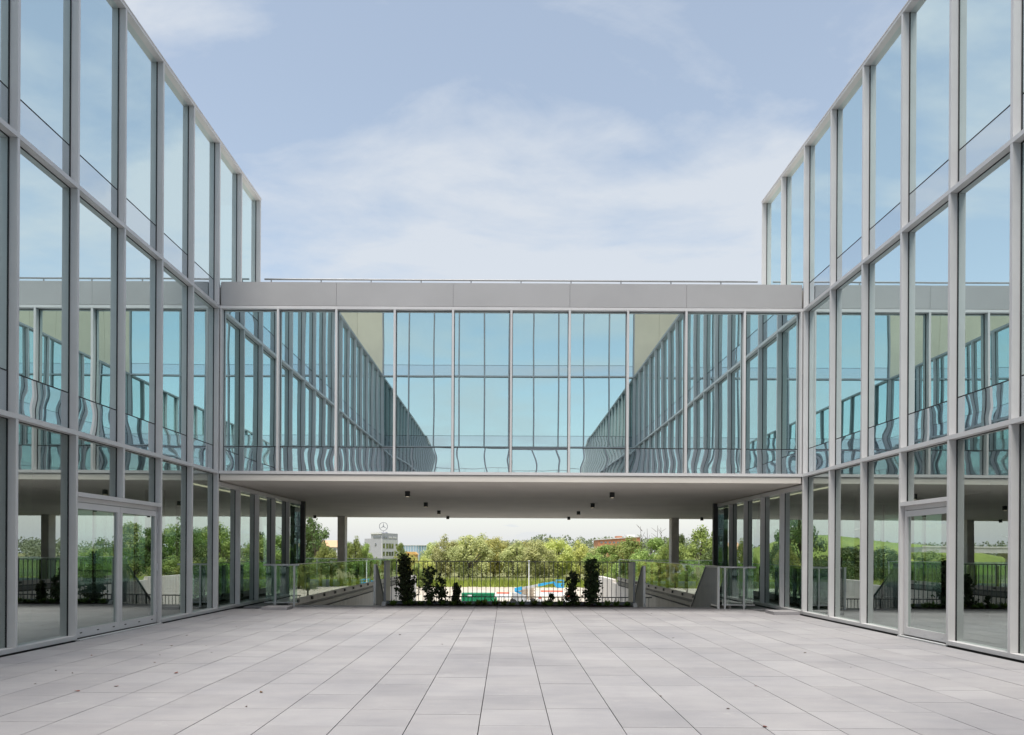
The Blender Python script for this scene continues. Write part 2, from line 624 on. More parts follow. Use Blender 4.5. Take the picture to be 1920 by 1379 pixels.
def bank(sx):
    mb = MB()
    xs = [XB + 0.32, 7.5, 10, 14, 19, 26, 36, 50, 70, 100, 150]
    ys = [-40, -10, 10, 24, 34, 41, 44, 47, 50, 54, 58, 63, 70, 80, 95]
    for y in ys:
        for x in xs:
            if y <= 46:
                h = -0.34
            else:
                a = min(1, max(0, (y - 46) / 34))
                inner = min(1, max(0, (y - 46) / 9)) * max(0, 1 - (x - XB) / (4 + (y - 46) * 0.8))
                k = max(a * a * (3 - 2 * a), inner)
                h = -0.34 + (ZL - 0.4 + 0.34) * k
            if y < 40.6 and x < 24.5:
                h = -0.9
            mb.v.append((sx * x, y, h + 0.06 * math.sin(x * 1.7 + y)))
    n = len(xs)
    for j in range(len(ys) - 1):
        for i in range(n - 1):
            q = (j * n + i, j * n + i + 1, (j + 1) * n + i + 1, (j + 1) * n + i)
            mb.f.append(q if sx > 0 else q[::-1])
    return struct(mb.obj('grass_bank', M['grass'], smooth=True))


bank(-1)
bank(1)

# ------------------------------------------------------------------ curtain walls


class Face:
    """a vertical facade: s runs along it, d outward from the front plane of the fins"""
    def __init__(s, parent, org, u, n):
        s.p, s.o, s.u, s.n = parent, Vector(org), Vector(u), Vector(n)

    def box(s, name, s0, s1, d0, d1, z0, z1, mat, parent=None):
        a = s.o + s.u * s0 + s.n * d0
        b = s.o + s.u * s1 + s.n * d1
        return box(name, a.x, b.x, a.y, b.y, z0, z1, mat, parent or s.p)

    def fin(s, t, z0, z1, w=MW):
        s.box('mullion', t - w / 2, t + w / 2, -FD + 0.004, 0, z0, z1, M['frame'])
        s.box('gasket', t - w / 2 - 0.014, t + w / 2 + 0.014, -FD - 0.13, -FD + 0.010, z0, z1, M['black'])

    def rail(s, s0, s1, z0, z1, d1=0.003):
        s.box('transom', s0, s1, -FD + 0.006, d1, z0, z1, M['frame'])
        s.box('gasket', s0, s1, -FD - 0.12, -FD + 0.009, z0 - 0.012, z1 + 0.008, M['black'])

    def pane(s, s0, s1, z0, z1, mat, name='window_pane'):
        s.box(name, s0 + MW / 2 + 0.006, s1 - MW / 2 - 0.006, -FD - 0.024, -FD, z0, z1, mat)

    def joint(s, s0, s1, z):
        s.box('joint_strip', s0 + MW / 2, s1 - MW / 2, -FD - 0.02, -FD + 0.005, z - 0.009, z + 0.009, M['black'])

    def storey(s, ts, z0, z1, spandrel=True, gl='glass'):
        """z0 = top of the transom below, z1 = top of the transom above"""
        for t in ts:
            s.fin(t, z0 + 0.003, z1 - TH - 0.003)
        for a, b in zip(ts, ts[1:]):
            zz = z0
            if spandrel:
                s.pane(a, b, z0, z0 + SP - 0.004, M['spandrel'], 'spandrel_panel')
                s.joint(a, b, z0 + SP)
                zz = z0 + SP + 0.004
            s.pane(a, b, zz, z1 - TH, M[gl])


def door_leaf(fc, s0, s1, z0, z1, hinge_side):
    """a glazed leaf set back between the fins"""
    d0, d1 = -FD - 0.03, -0.072
    a = fc.o + fc.u * s0 + fc.n * d0
    b = fc.o + fc.u * s1 + fc.n * d1
    x0, x1, y0, y1 = min(a.x, b.x), max(a.x, b.x), min(a.y, b.y), max(a.y, b.y)
    st, tr, br = 0.085, 0.11, 0.15
    mb = MB()
    mb.box(x0, x1, y0, y0 + st, z0, z1)
    mb.box(x0, x1, y1 - st, y1, z0, z1)
    mb.box(x0, x1, y0 + st, y1 - st, z1 - tr, z1)
    mb.box(x0, x1, y0 + st, y1 - st, z0, z0 + br)
    lf = mb.obj('door', M['frame'], fc.p)
    xm = (x0 + x1) / 2
    box('door_pane', xm - 0.012, xm + 0.012, y0 + st + 0.001, y1 - st - 0.001, z0 + br + 0.001, z1 - tr - 0.001, M['glass_clear'], lf)
    xf = x1 if fc.n.x > 0 else x0
    for k in range(3):
        yy = y0 + (y1 - y0) * (0.14 + 0.36 * k)
        box('screw_cap', xf, xf + fc.n.x * 0.006, yy - 0.03, yy + 0.03, z0 + 0.07, z0 + 0.088, M['galv'] if fc.n.x < 0 else M['black'], lf)
    if hinge_side is not None:
        yy = y0 + 0.012 if hinge_side == 0 else y1 - 0.012
        for zz in (0.22, 1.1, 1.9, 2.2):
            box('hinge', xf, xf + fc.n.x * 0.02, yy - 0.012, yy + 0.012, z0 + zz, z0 + zz + 0.16, M['galv'], lf)
    return lf


ZDOOR = 2.57


def wing(sx, label):
    """sx=-1: the wing on the left of the court"""
    w = thing('office_wing', (sx * (HX + 6), 8.0, 0), label, 'building')
    fc = Face(w, (sx * HX, YF, 0), (0, -1, 0), (-sx, 0, 0))     # s counts bays towards the camera
    kz = range(-5, 17)
    ts = [k * BAY for k in kz]
    doors = {2, 3} if sx < 0 else {3}
    # ground floor; under the bridge (k<0) the glass stops at the soffit
    for k in kz:
        t = k * BAY
        top = Z1 - TH - 0.003 if k >= 0 else SOF - 0.02
        base = 0.09
        if sx < 0 and k == 3:
            base = ZDOOR + 0.003
        if (sx < 0 and k in (2, 4)) or (sx > 0 and k in (3, 4)):
            base = 0.004
        fc.fin(t, base, top)
        if k == 16:
            break
        a, b = t, t + BAY
        gtop = Z1 - TH if k >= 0 else SOF - 0.14
        if k < 0:
            fc.box('transom', a + MW / 2 + 0.001, b - MW / 2 - 0.001, -FD + 0.006, -0.01, SOF - 0.14, SOF - 0.03, M['frame'])
        if k in doors:
            fc.pane(a, b, ZDOOR, gtop, M['glass_clear'])
        else:
            fc.box('sill', a, b, -FD - 0.05, 0.004, 0.018, 0.088, M['frame'])
            fc.pane(a, b, 0.088, gtop, M['glass_clear'])
    box_l = fc.box('base_gap', -5 * BAY, 16 * BAY, -FD - 0.04, -0.03, -0.04, 0.017, M['black'])
    # door head and leaves
    if sx < 0:
        fc.box('door_head', 2 * BAY + MW / 2 + 0.001, 4 * BAY - MW / 2 - 0.001, -FD - 0.03, 0.004, ZDOOR - 0.075, ZDOOR, M['frame'])
        fc.box('door_frame', 2 * BAY + MW / 2 + 0.001, 4 * BAY - MW / 2 - 0.001, -FD - 0.03, -0.085, ZDOOR - 0.16, ZDOOR - 0.078, M['frame'])
        s0, s1 = 2 * BAY + MW / 2 + 0.02, 4 * BAY - MW / 2 - 0.02
        sm = (s0 + s1) / 2
        door_leaf(fc, s0, sm - 0.004, 0.03, ZDOOR - 0.17, 1)
        door_leaf(fc, sm + 0.004, s1, 0.03, ZDOOR - 0.17, None)
        fc.box('door_sill', 2 * BAY + 0.03, 4 * BAY - 0.03, -FD - 0.05, 0.05, -0.03, 0.014, M['galv'])
    else:
        fc.box('door_head', 3 * BAY + MW / 2 + 0.001, 4 * BAY - MW / 2 - 0.001, -FD - 0.03, 0.004, ZDOOR - 0.075, ZDOOR, M['frame'])
        fc.box('door_frame', 3 * BAY + MW / 2 + 0.001, 4 * BAY - MW / 2 - 0.001, -FD - 0.03, -0.085, ZDOOR - 0.16, ZDOOR - 0.078, M['frame'])
        door_leaf(fc, 3 * BAY + MW / 2 + 0.02, 4 * BAY - MW / 2 - 0.02, 0.03, ZDOOR - 0.17, None)
        fc.box('door_sill', 3 * BAY + 0.03, 4 * BAY - 0.03, -FD - 0.05, 0.05, -0.03, 0.014, M['galv'])
    # transoms and upper storeys
    e = MW / 2
    t2 = [k * BAY for k in range(0, 17)]
    t3 = [k * BAY for k in range(-2, 17)]
    fc.rail(-e, 16 * BAY, Z1 - TH, Z1)
    fc.storey(t2, Z1, Z2)
    fc.rail(-e, 16 * BAY, Z2 - TH, Z2)
    fc.storey(t3, Z2, Z3)
    fc.box('coping', -2 * BAY - e, 16 * BAY, -FD - 0.3, 0.004, Z3 - TH, Z3 - 0.012, M['frame'])
    fc.box('coping', -2 * BAY - e - 0.01, 16 * BAY, -FD - 0.3, 0.016, Z3 - 0.012, Z3 + 0.008, M['frame'])
    # end wall of the top storey, turning away above the bridge roof
    g2 = Face(w, (sx * HX, YF + 2 * BAY, 0), (sx, 0, 0), (0, 1, 0))
    g2.storey([k * BAY for k in range(1, 9)], Z2 + 0.6, Z3, spandrel=False)
    g2.box('coping', 0.2, 12.0, -FD - 0.3, 0.004, Z3 - TH, Z3, M['frame'])
    # ground floor end wall under the bridge and the outer wall
    g1 = Face(w, (sx * HX, YF + 5 * BAY, 0), (sx, 0, 0), (0, 1, 0))
    for k in range(0, 9):
        g1.box('mullion', k * BAY - (0.13 if k == 0 else 0.03), k * BAY + 0.03, -FD, 0, 0.0, SOF - 0.02, M['dark_steel'])
        if k < 8:
            g1.pane(k * BAY, (k + 1) * BAY, 0.05, SOF - 0.02, M['glass_clear'])
    g0 = Face(w, (sx * XO, YF + 5 * BAY, 0), (0, -1, 0), (sx, 0, 0))
    for k in range(0, 11):
        g0.box('mullion', k * 3.0 - 0.04, k * 3.0 + 0.04, -FD, 0, 0.0, Z1, M['frame'])
        if k < 10:
            g0.pane(k * 3.0, (k + 1) * 3.0, 0.05, Z1, M['glass_clear'])
    # slabs, roof, core
    xi, xo = sx * (HX + FD + 0.16), sx * (XO - 0.25)
    box('floor_slab', xi, xo, YB, YF + 5 * BAY - 0.3, -0.03, 0.004, M['interior'], w)
    box('floor_slab', xi, xo, YB, YF + 0.15, Z1 - 0.05, Z1 + 0.42, M['ceiling'], w)
    box('floor_slab', xi, xo, YB, YF + 0.15, Z2 - 0.05, Z2 + 0.42, M['ceiling'], w)
    box('roof', xi, xo, YB, YF + 2 * BAY - 0.3, Z3 - 0.35, Z3 - 0.02, M['ceiling'], w)
    box('outer_wall', xo, xo + sx * 0.2, YB, YF + 0.1, Z1 + 0.42, Z3 - 0.36, M['panel'], w)
    for z0, z1 in ((Z1 + 0.43, Z2 - 0.06), (Z2 + 0.43, Z3 - 0.36)):
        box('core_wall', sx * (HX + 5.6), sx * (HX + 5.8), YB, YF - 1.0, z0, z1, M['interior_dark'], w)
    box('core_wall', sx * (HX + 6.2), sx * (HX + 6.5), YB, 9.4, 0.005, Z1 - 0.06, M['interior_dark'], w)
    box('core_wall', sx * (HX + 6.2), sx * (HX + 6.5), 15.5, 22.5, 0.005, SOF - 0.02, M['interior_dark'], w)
    for k in range(5):
        box('interior_column', sx * (HX + 2.9), sx * (HX + 3.3), -3 + 6 * k, -2.6 + 6 * k, 0.005, SOF - 0.02, M['interior'], w)
    return w


wing(-1, 'glazed office wing with a double glass door at ground level')
wing(1, 'glazed office wing with a single glass door at ground level')

# --- the bridge building
br = thing('bridge_building', (0, YF + 8, SOF), 'single-storey glazed bridge spanning between the two office wings', 'building')
bf = Face(br, (-HX, YF, 0), (1, 0, 0), (0, -1, 0))
bt = [k * BAY for k in range(0, 11)]
bf.rail(0.004, 10 * BAY - 0.004, Z1 - TH, Z1, 0.001)
for t in bt[1:-1]:
    bf.fin(t, Z1 + 0.003, Z2 - TH - 0.003)
for t, w_ in ((bt[0] + 0.045, 0.05), (bt[-1] - 0.045, 0.05)):
    bf.fin(t, Z1 + 0.003, Z2 - TH - 0.003, w_)
for a, b in zip(bt, bt[1:]):
    bf.pane(a, b, Z1, Z1 + SP - 0.004, M['spandrel'], 'spandrel_panel')
    bf.joint(a, b, Z1 + SP)
    bf.pane(a, b, Z1 + SP + 0.004, Z2 - TH, M['glass'])
bf.rail(0.004, 10 * BAY - 0.004, Z2 - TH, Z2, 0.001)
# fascia panels over the glass, joints every second bay
fs = [0.035, 2 * BAY, 4 * BAY, 6 * BAY, 8 * BAY, 10 * BAY - 0.035]
for a, b in zip(fs, fs[1:]):
    bf.box('fascia_panel', a + 0.003, b - 0.003, -0.16, -0.006, Z2 + 0.012, 8.476, M['panel'])
bf.box('fascia_joint', 0.02, 10 * BAY - 0.02, -0.15, -0.03, Z2, 8.45, M['dark_steel'])
box('roof', -XO, XO, YF + 0.18, YS, 7.95, 8.40, M['soffit'], br)
box('roof_edge', -XO, XO, YS - 0.2, YS + 0.05, 7.9, 8.47, M['panel'], br)
box('floor_slab', -HX + 0.17, HX - 0.17, YF + 0.19, YS, SOF + 0.06, Z1 + 0.40, M['interior'], br)
box('floor_slab', -XO, -HX + 0.165, YF + 0.19, YS, SOF + 0.06, Z1 + 0.40, M['interior'], br)
box('floor_slab', HX - 0.165, XO, YF + 0.19, YS, SOF + 0.06, Z1 + 0.40, M['interior'], br)
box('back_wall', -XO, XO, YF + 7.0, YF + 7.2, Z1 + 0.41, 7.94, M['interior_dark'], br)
sofm = MB()
sofm.box(-XO, XO, YF + 0.145, YS - 0.02, SOF, SOF + 0.055)
sofm.obj('soffit', M['soffit'], br)
box('drip_edge', -HX + 0.03, HX - 0.03, YF + 0.02, YF + 0.14, SOF - 0.004, Z1 - TH - 0.014, M['soffit'], br)
rear = Face(br, (-XO, YS, 0), (1, 0, 0), (0, 1, 0))
for k in range(26):
    rear.pane(k * BAY, (k + 1) * BAY, Z1, 7.88, M['glass'])
    rear.box('mullion', k * BAY - 0.03, k * BAY + 0.03, -FD, 0, Z1, 7.88, M['frame'])
box('rear_edge', -XO, XO, YS - 0.019, YS + 0.05, SOF - 0.01, Z1, M['panel'], br)
# roof guard rail
rr = thing('roof_guard_rail', (0, 21.2, 8.40), 'thin grey guard rail with short posts on the bridge roof', 'railing')
zr = 1.575 + 511.0 / F_PX * 21.2
for dz in (0.0,):
    MB().tube([(-HX + 0.1, 21.3, zr), (HX - 0.1, 21.3, zr)], 0.028, 8).obj('handrail', M['steel'], rr)
MB().tube([(-HX + 0.1, 21.3, 8.95), (HX - 0.1, 21.3, 8.95)], 0.02, 6).obj('mid_rail', M['steel'], rr)
for k in range(11):
    x = -6.75 + 1.5 * k - 0.45
    if x < 7.3:
        MB().tube([(x, 21.3, 8.40), (x, 21.3, zr)], 0.02, 6).obj('post', M['steel'], rr)

# --- the building closing the court behind
rb = thing('rear_office_building', (0, YB - 6, 0), 'tall glass building closing the court, seen mirrored in the bridge glazing', 'building')
rf = Face(rb, (HX, YB, 0), (-1, 0, 0), (0, 1, 0))
rt = [k * BAY for k in range(0, 11)]
zz = [0.088, Z1, Z2, Z3, Z3 + 4.243]
for q in range(4):
    rf.storey(rt, zz[q], zz[q + 1], spandrel=q > 0)
    rf.rail(0.004, 10 * BAY - 0.004, zz[q + 1] - TH, zz[q + 1])
for sx in (-1, 1):
    for k in range(6):
        a = sx * (HX + 0.03 + k * BAY)
        for z0, z1 in ((Z3 + 0.03, Z3 + 4.24),):
            box('cladding_panel', a + sx * 0.006, a + sx * (BAY - 0.006), YB - 0.15, YB - 0.02, z0, z1, M['beige'], rb)
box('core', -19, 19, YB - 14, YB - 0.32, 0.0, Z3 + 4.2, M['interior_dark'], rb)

# ------------------------------------------------------------------ downlights, columns, glowing strips
dl = MB()
dl.tube([(0, 0, -0.16), (0, 0, 0.0)], 0.078, 16)
dl_m = dl.mesh('housing', M['black'])
ln_m = MB().tube([(0, 0, -0.150), (0, 0, -0.1605)], 0.06, 16).mesh('lens', emit_mat('lamp_lens', c4(1, 0.86, 0.62), 0.55))
for X, ys in ((-3.08, (21.35, 26.2, 31.3, 36.1)), (3.08, (21.35, 26.2, 31.3, 36.1)), (-9.85, (31.3, 36.1)), (9.85, (31.3, 36.1))):
    for y in ys:
        if abs(X) > 9:
            lab = 'black cylinder downlight under the soffit outside the stair balustrade'
        elif X < 0:
            lab = 'black cylinder downlight on the soffit on the double-door side'
        else:
            lab = 'black cylinder downlight on the soffit on the single-door side'
        t = thing('downlight', (X, y, SOF), lab, 'lamp', 'surface downlights on the bridge soffit')
        link('housing', dl_m, (X, y, SOF), t)
        link('lens', ln_m, (X, y, SOF), t)

for sx, nm in ((-1, 'double-door'), (1, 'single-door')):
    c = thing('concrete_column', (sx * 8.62, 36.9, 0), 'square concrete column carrying the bridge soffit on the %s side' % nm, 'column')
    box('shaft', sx * 8.62 - 0.19, sx * 8.62 + 0.19, 36.6, 37.15, 0.0, SOF, M['column'], c)
    box('base_joint', sx * 8.62 - 0.195, sx * 8.62 + 0.195, 36.595, 37.155, -0.02, 0.012, M['dark_steel'], c)
    lab = 'warm glowing strip behind the under-bridge glass, imitating a reflection, %s side' % nm
    for k in range(5):  # glowing strips added to imitate bright reflections in the glass
        t = thing('glow_strip', (sx * (HX + 0.75), YF + 0.75 + k * BAY, SOF - 0.07), lab, 'lamp', 'glowing strips behind the ground-floor glass')
        yy = YF + 0.75 + k * BAY
        box('tube', sx * (HX + 0.70), sx * (HX + 0.76), yy - 0.6, yy + 0.6, SOF - 0.10, SOF - 0.07, M['emit'], t)
        box('strip_back', sx * (HX + 0.69), sx * (HX + 0.77), yy - 0.62, yy + 0.62, SOF - 0.068, SOF - 0.03, M['white'], t)

# ------------------------------------------------------------------ balustrades and retaining walls
def balustrade(sx, nm):
    b = thing('glass_balustrade', (sx * XB, 30, 0), 'frameless glass balustrade on a steel edge beside the stairs, %s side' % nm, 'balustrade')
    y0, n = 20.0, 13
    L = 1.5
    for k in range(n):
        a = y0 + k * L + 0.008
        box('glass_pane', sx * XB - 0.01, sx * XB + 0.01, a, a + L - 0.016, 0.19, 1.17, M['balu_glass'], b)
        box('fin', sx * (XB + 0.035), sx * (XB + 0.155), a + 0.72, a + 0.74, 0.0, 1.10, M['dark_glass'], b)
        box('clamp', sx * (XB - 0.075), sx * (XB - 0.03), a + 0.66, a + 0.80, 0.06, 0.15, M['black'], b)
    box('handrail', sx * XB - 0.022, sx * XB + 0.022, y0, y0 + n * L + 0.02, 1.171, 1.192, M['galv'], b)
    box('edge_beam', sx * (XB - 0.035), sx * (XB + 0.03), YE - 0.45, YD, 0.001, 0.185, M['upstand'], b)
    box('edge_channel', sx * (XB - 0.01), sx * (XB + 0.019), YE + 0.02, YD, -0.075, -0.004, M['black'], b)
    box('lower_beam', sx * (XB - 0.045), sx * (XB + 0.019), YE + 0.02, YD, -0.23, -0.08, M['dark_steel'], b)
    # the short return with posts at the near end
    c = thing('balustrade_return', (sx * 6.3, 19.9, 0), 'short glass return panel with light steel posts, %s side' % nm, 'balustrade')
    for X, Y in ((6.05, 19.93), (6.58, 19.93), (6.82, 20.55)):
        box('post', sx * X - 0.022, sx * X + 0.022, Y - 0.022, Y + 0.022, 0.0, 1.15, M['galv'], c)
    box('glass_pane', sx * 5.98, sx * 6.86, 19.96, 19.978, 0.13, 1.13, M['balu_glass'], c)
    box('glass_pane', sx * 6.85, sx * 6.868, 19.98, 21.2, 0.13, 1.13, M['balu_glass'], c)
    box('handrail', sx * 5.93, sx * 6.92, 19.92, 19.975, 1.152, 1.195, M['galv'], c)
    box('bottom_rail', sx * 5.98, sx * 6.9, 19.95, 19.985, 0.10, 0.128, M['galv'], c)
    # far edge of the deck
    d = thing('deck_edge_balustrade', (sx * 14, YD - 0.1, 0), 'glass balustrade with thin posts along the far deck edge, %s side' % nm, 'balustrade')
    for k in range(9):
        a = XB + 0.05 + k * 1.5
        box('glass_pane', sx * a + 0.005, sx * (a + 1.49), YD - 0.07, YD - 0.05, 0.05, 1.14, M['balu_glass'], d)
        box('post', sx * a - 0.02, sx * a + 0.02, YD - 0.115, YD - 0.075, 0.0, 1.14, M['galv'], d)
    box('handrail', sx * XB, sx * (XB + 13.6), YD - 0.09, YD - 0.04, 1.141, 1.165, M['galv'], d)
    # retaining wall of board-joined concrete panels
    w = thing('retaining_wall', (sx * (XB + 0.12), 30, ZL), 'pale concrete retaining wall of jointed panels below the balustrade, %s side' % nm, 'wall')
    for k in range(9):
        a = YE + 0.02 + k * 3.13
        top = -0.235 if k <= 6 else -0.05
        box('wall_panel', sx * (XB + 0.03), sx * (XB + 0.30), a + 0.010, a + 3.12, ZL, top, M['concrete'], w)
    for k in range(8):
        a = YE + 0.02 + (k + 1) * 3.13
        box('joint', sx * (XB + 0.045), sx * (XB + 0.29), a - 0.009, a + 0.009, ZL, -0.24, M['dark_steel'], w)


balustrade(-1, 'double-door')
balustrade(1, 'single-door')


def slat_rail(name, X, y0, yh, label, sx, slope=0.80):
    """stair guard of upright steel slats that starts level and dives with the flight"""
    t = thing(name, (X, y0, 0), label, 'railing')
    yend = yh + 4.2
    n = int((yend - y0) / 0.085)
    for k in range(n):
        y = y0 + 0.03 + k * 0.085
        dz = max(0, y - yh) * slope
        zb = max(0.10, 0.10) - max(0, y - (YE + 0.1)) * slope if y > YE + 0.1 else 0.10
        zt = 1.15 - dz
        if zt - zb < 0.15:
            continue
        mb = MB().box(X - 0.008, X + 0.008, y - 0.018, y + 0.018, zb, zt)
        mb.obj('slat', M['steel'], t)
    mb = MB().box(X - 0.026, X + 0.026, y0, yh, 1.15, 1.19)
    mb.prism([(yh, 1.15), (yend, 1.15 - (yend - yh) * slope), (yend, 1.19 - (yend - yh) * slope), (yh, 1.19)], 0, X - 0.026, X + 0.026)
    mb.obj('top_rail', M['steel'], t)
    MB().box(X - 0.024, X + 0.024, y0, YE + 0.1, 0.06, 0.10).obj('bottom_rail', M['galv'], t)
    MB().box(X - 0.03, X + 0.03, y0 - 0.045, y0, 0.0, 1.19).obj('end_post', M['galv'], t)
    return t


slat_rail('slatted_stair_rail', 5.86, 19.93, 21.15, 'grey slatted stair guard beside the glass return, single-door side', 1)
slat_rail('slatted_stair_rail', -3.92, 20.65, 20.9, 'grey slatted stair guard behind the planter fin, double-door side', -1)
slat_rail('slatted_stair_rail', 3.92, 20.65, 20.9, 'grey slatted stair guard behind the planter fin, single-door side', 1)

for sx, nm in ((-1, 'double-door'), (1, 'single-door')):
    st = thing('outdoor_stair', (sx * 4.95, 25, ZL), 'concrete stair flight descending behind the paving edge, %s side' % nm, 'stairs')
    for k in range(34):
        y = YE + 0.15 + k * 0.285
        z = -(k + 1) * 0.176
        box('step', sx * 3.98, sx * 6.19, y, y + 0.31, z - 0.25, z, M['concrete_pale'], st)
    box('stair_nosing', sx * 3.76, sx * 6.18, YE + 0.003, YE + 0.145, -0.30, -0.003, M['concrete_pale'], st)
# lower railing on a parapet across the yard below
lw = thing('lower_railing', (0, 30, -1.35), 'low bar railing on a parapet below and behind the planter fence', 'railing')
box('parapet', -3.6, 6.1, 30.0, 30.25, -1.55, -1.35, M['concrete_pale'], lw)
for x in (-3.4, 1.2, 5.8):
    box('prop', x - .09, x + .09, 30.05, 30.2, ZL + .03, -1.55, M['concrete_pale'], lw)
box('rail', -3.6, 6.1, 30.1, 30.15, -0.36, -0.32, M['fence_steel'], lw)
for k in range(68):
    x = -3.55 + k * 0.142
    box('bar', x - 0.009, x + 0.009, 30.118, 30.136, -1.35, -0.36, M['fence_steel'], lw)

# ------------------------------------------------------------------ planter, fence, shrubs
pl = thing('planter', (0, 20.8, 0), 'long planted strip with steel kerb between the two stair openings', 'planter')
MB().box(-3.58, 3.58, YE + 0.012, 21.0, -0.04, 0.012).obj('soil', M['soil'], pl)
box('kerb', -3.58, 3.58, 21.0, 21.06, -0.04, 0.105, M['steel'], pl)
for sx in (-1, 1):
    mb = MB()
    mb.box(sx * 3.60, sx * 3.66, YE + 0.2, YE + 1.0, 0.0, 1.30)
    mb.obj('side_fin', M['steel'], pl)
    MB().prism([(YE + 0.01, -0.02), (YE + 0.75, -0.02), (YE + 0.75, 0.10), (YE + 0.15, 0.10)], 0, sx * 3.585, sx * 3.70).obj('fin_foot', M['galv'], pl)
fe = thing('bar_fence', (0, 21.1, 0), 'dark thin-bar steel fence standing behind the planter shrubs', 'fence')
box('top_rail', -3.58, 3.58, 21.07, 21.11, 1.272, 1.295, M['fence_steel'], fe)
box('bottom_rail', -3.58, 3.58, 21.07, 21.11, 0.06, 0.085, M['fence_steel'], fe)
k = 0
x = -3.5
while x < 3.55:
    box('bar', x - 0.0085, x + 0.0085, 21.082, 21.099, 0.085, 1.272, M['fence_steel'], fe)
    x += 0.1335
for x in (-3.5, -1.2, 1.2, 3.5):
    box('foot', x - 0.02, x + 0.02, 21.075, 21.105, -0.3, 0.06, M['fence_steel'], fe)


def leaves(mb, pts, size, r, up=0.35, long=1.5, nrm=None):
    for ii, p in enumerate(pts):
        n = Vector((r.gauss(0, 1), r.gauss(0, 1), r.gauss(0, 1) + up))
        if nrm:
            n = n * 0.5 + nrm[ii] * 1.6
        n.normalize()
        a = n.cross(Vector((r.gauss(0, 1), r.gauss(0, 1), r.gauss(0, 1)))).normalized()
        b = n.cross(a)
        s = size * r.uniform(0.65, 1.35)
        i = len(mb.v)
        P = Vector(p)
        for da, db in ((-long, 0), (0, -0.62), (long, 0), (0, 0.62)):
            mb.v.append(tuple(P + a * (da * s * 0.5) + b * (db * s)))
        mb.f.append((i, i + 1, i + 2, i + 3))


def raw_mesh(mb, name, mat):
    me = bpy.data.meshes.new(name)
    me.from_pydata(mb.v, [], mb.f)
    me.materials.append(mat)
    return me


def shrub(x, y, h, w, seed, label, mat, density=1.0, stems=3):
    r = random.Random(seed)
    t = thing('shrub', (x, y, 0.01), label, 'shrub', None)
    st = MB()
    pts = []
    for k in range(stems):
        a = r.uniform(0, 6.28)
        lean = r.uniform(0.06, 0.24) * w
        top = Vector((math.cos(a) * lean, math.sin(a) * lean * 0.8, h * r.uniform(0.78, 1.0)))
        p = [Vector((math.cos(a) * 0.03, math.sin(a) * 0.03, -0.03)), top * 0.4 + Vector((r.uniform(-.03, .03), 0, 0.05)), top]
        st.tube([tuple(q) for q in p], [0.014, 0.010, 0.004], 5)
        nb = int(44 * density * h / 1.2)
        for j in range(nb):
            f = r.uniform(0.06, 1.0)
            c = p[0].lerp(p[1], f * 2) if f < 0.5 else p[1].lerp(p[2], f * 2 - 1)
            sp = w * 0.5 * (0.40 + 0.60 * (1 - f) ** 0.5) * r.uniform(0.25, 1.0)
            a2 = r.uniform(0, 6.28)
            tip = c + Vector((math.cos(a2) * sp, math.sin(a2) * sp, sp * 0.55))
            st.tube([tuple(c), tuple(tip)], [0.005, 0.002], 4, cap=False)
            for q in range(int(r.uniform(8, 15))):
                g = r.uniform(0.3, 1.08)
                pts.append(c.lerp(tip, g) + Vector((r.gauss(0, .028), r.gauss(0, .028), r.gauss(0, .03))))
    lm = MB()
    leaves(lm, [q for q in pts if q.z > 0.02], 0.046, r, 0.5, 1.7)
    link('stems', raw_mesh(st, 'stems', M['bark']), (x, y, 0.01), t)
    link('foliage', raw_mesh(lm, 'foliage', mat), (x, y, 0.01), t)
    return t


def pxs(x):
    return px(x, 20.78)


shrub(pxs(764), 20.76, 1.40, 0.74, 11, 'tall dark shrub with reddish tips by the planter fin, double-door side', M['leaf_shrub'], 1.15, 4)
shrub(pxs(808), 20.80, 1.15, 0.72, 12, 'open leafy green shrub beside the tall red-tipped shrub, double-door side', M['leaf_bush'], 0.34, 5)
shrub(pxs(832), 20.80, 0.90, 0.52, 17, 'low loose green shrub between taller shrubs, double-door side', M['leaf_bush'], 0.45, 3)
shrub(pxs(856), 20.78, 0.60, 0.26, 13, 'small upright dark shrub standing before the green skip', M['leaf_shrub'], 1.3, 3)
shrub(pxs(1073), 20.80, 1.0, 0.56, 14, 'mid-height sparse green shrub beside the tall red-tipped shrub, single-door side', M['leaf_bush'], 0.55, 4)
shrub(pxs(1110), 20.76, 1.40, 0.70, 15, 'tall dark shrub with reddish tips by the planter fin, single-door side', M['leaf_shrub'], 1.2, 4)
shrub(pxs(1034), 20.78, 0.36, 0.16, 16, 'thin little sapling in the planter before the white barriers', M['leaf_bush'], 0.5, 2)
rg = random.Random(5)
cov = []
for v in range(3):
    mb = MB()
    for q in range(60):
        a, L, e = rg.uniform(0, 6.28), rg.uniform(.06, .17), rg.uniform(.1, 1.1)
        d = Vector((math.cos(a) * math.cos(e), math.sin(a) * math.cos(e), math.sin(e)))
        n_ = Vector((-math.sin(a), math.cos(a), 0)) * rg.uniform(.014, .03)
        i = len(mb.v)
        if q == 0:
            mb.v.append((0, 0, 0))
            i = 1
        m_ = d * (L * .6)
        mb.v += [tuple(m_ + n_), tuple(d * L), tuple(m_ - n_)]
        mb.f.append((0, i, i + 1, i + 2))
    cov.append(raw_mesh(mb, 'ground_cover_plant', M['leaf_cover']))
for k in range(26):
    x = -3.35 + k * 0.27 + rg.uniform(-.09, .09)
    o = link('ground_cover_plant', cov[k % 3], (x, rg.uniform(20.58, 20.86), 0.012), None, (0, 0, rg.uniform(0, 6)), (1.35, 1.35, rg.uniform(.9, 1.7)))
    tag(o, 'low green ground cover clump in the planter soil', 'plant', 'ground cover plants in the planter')

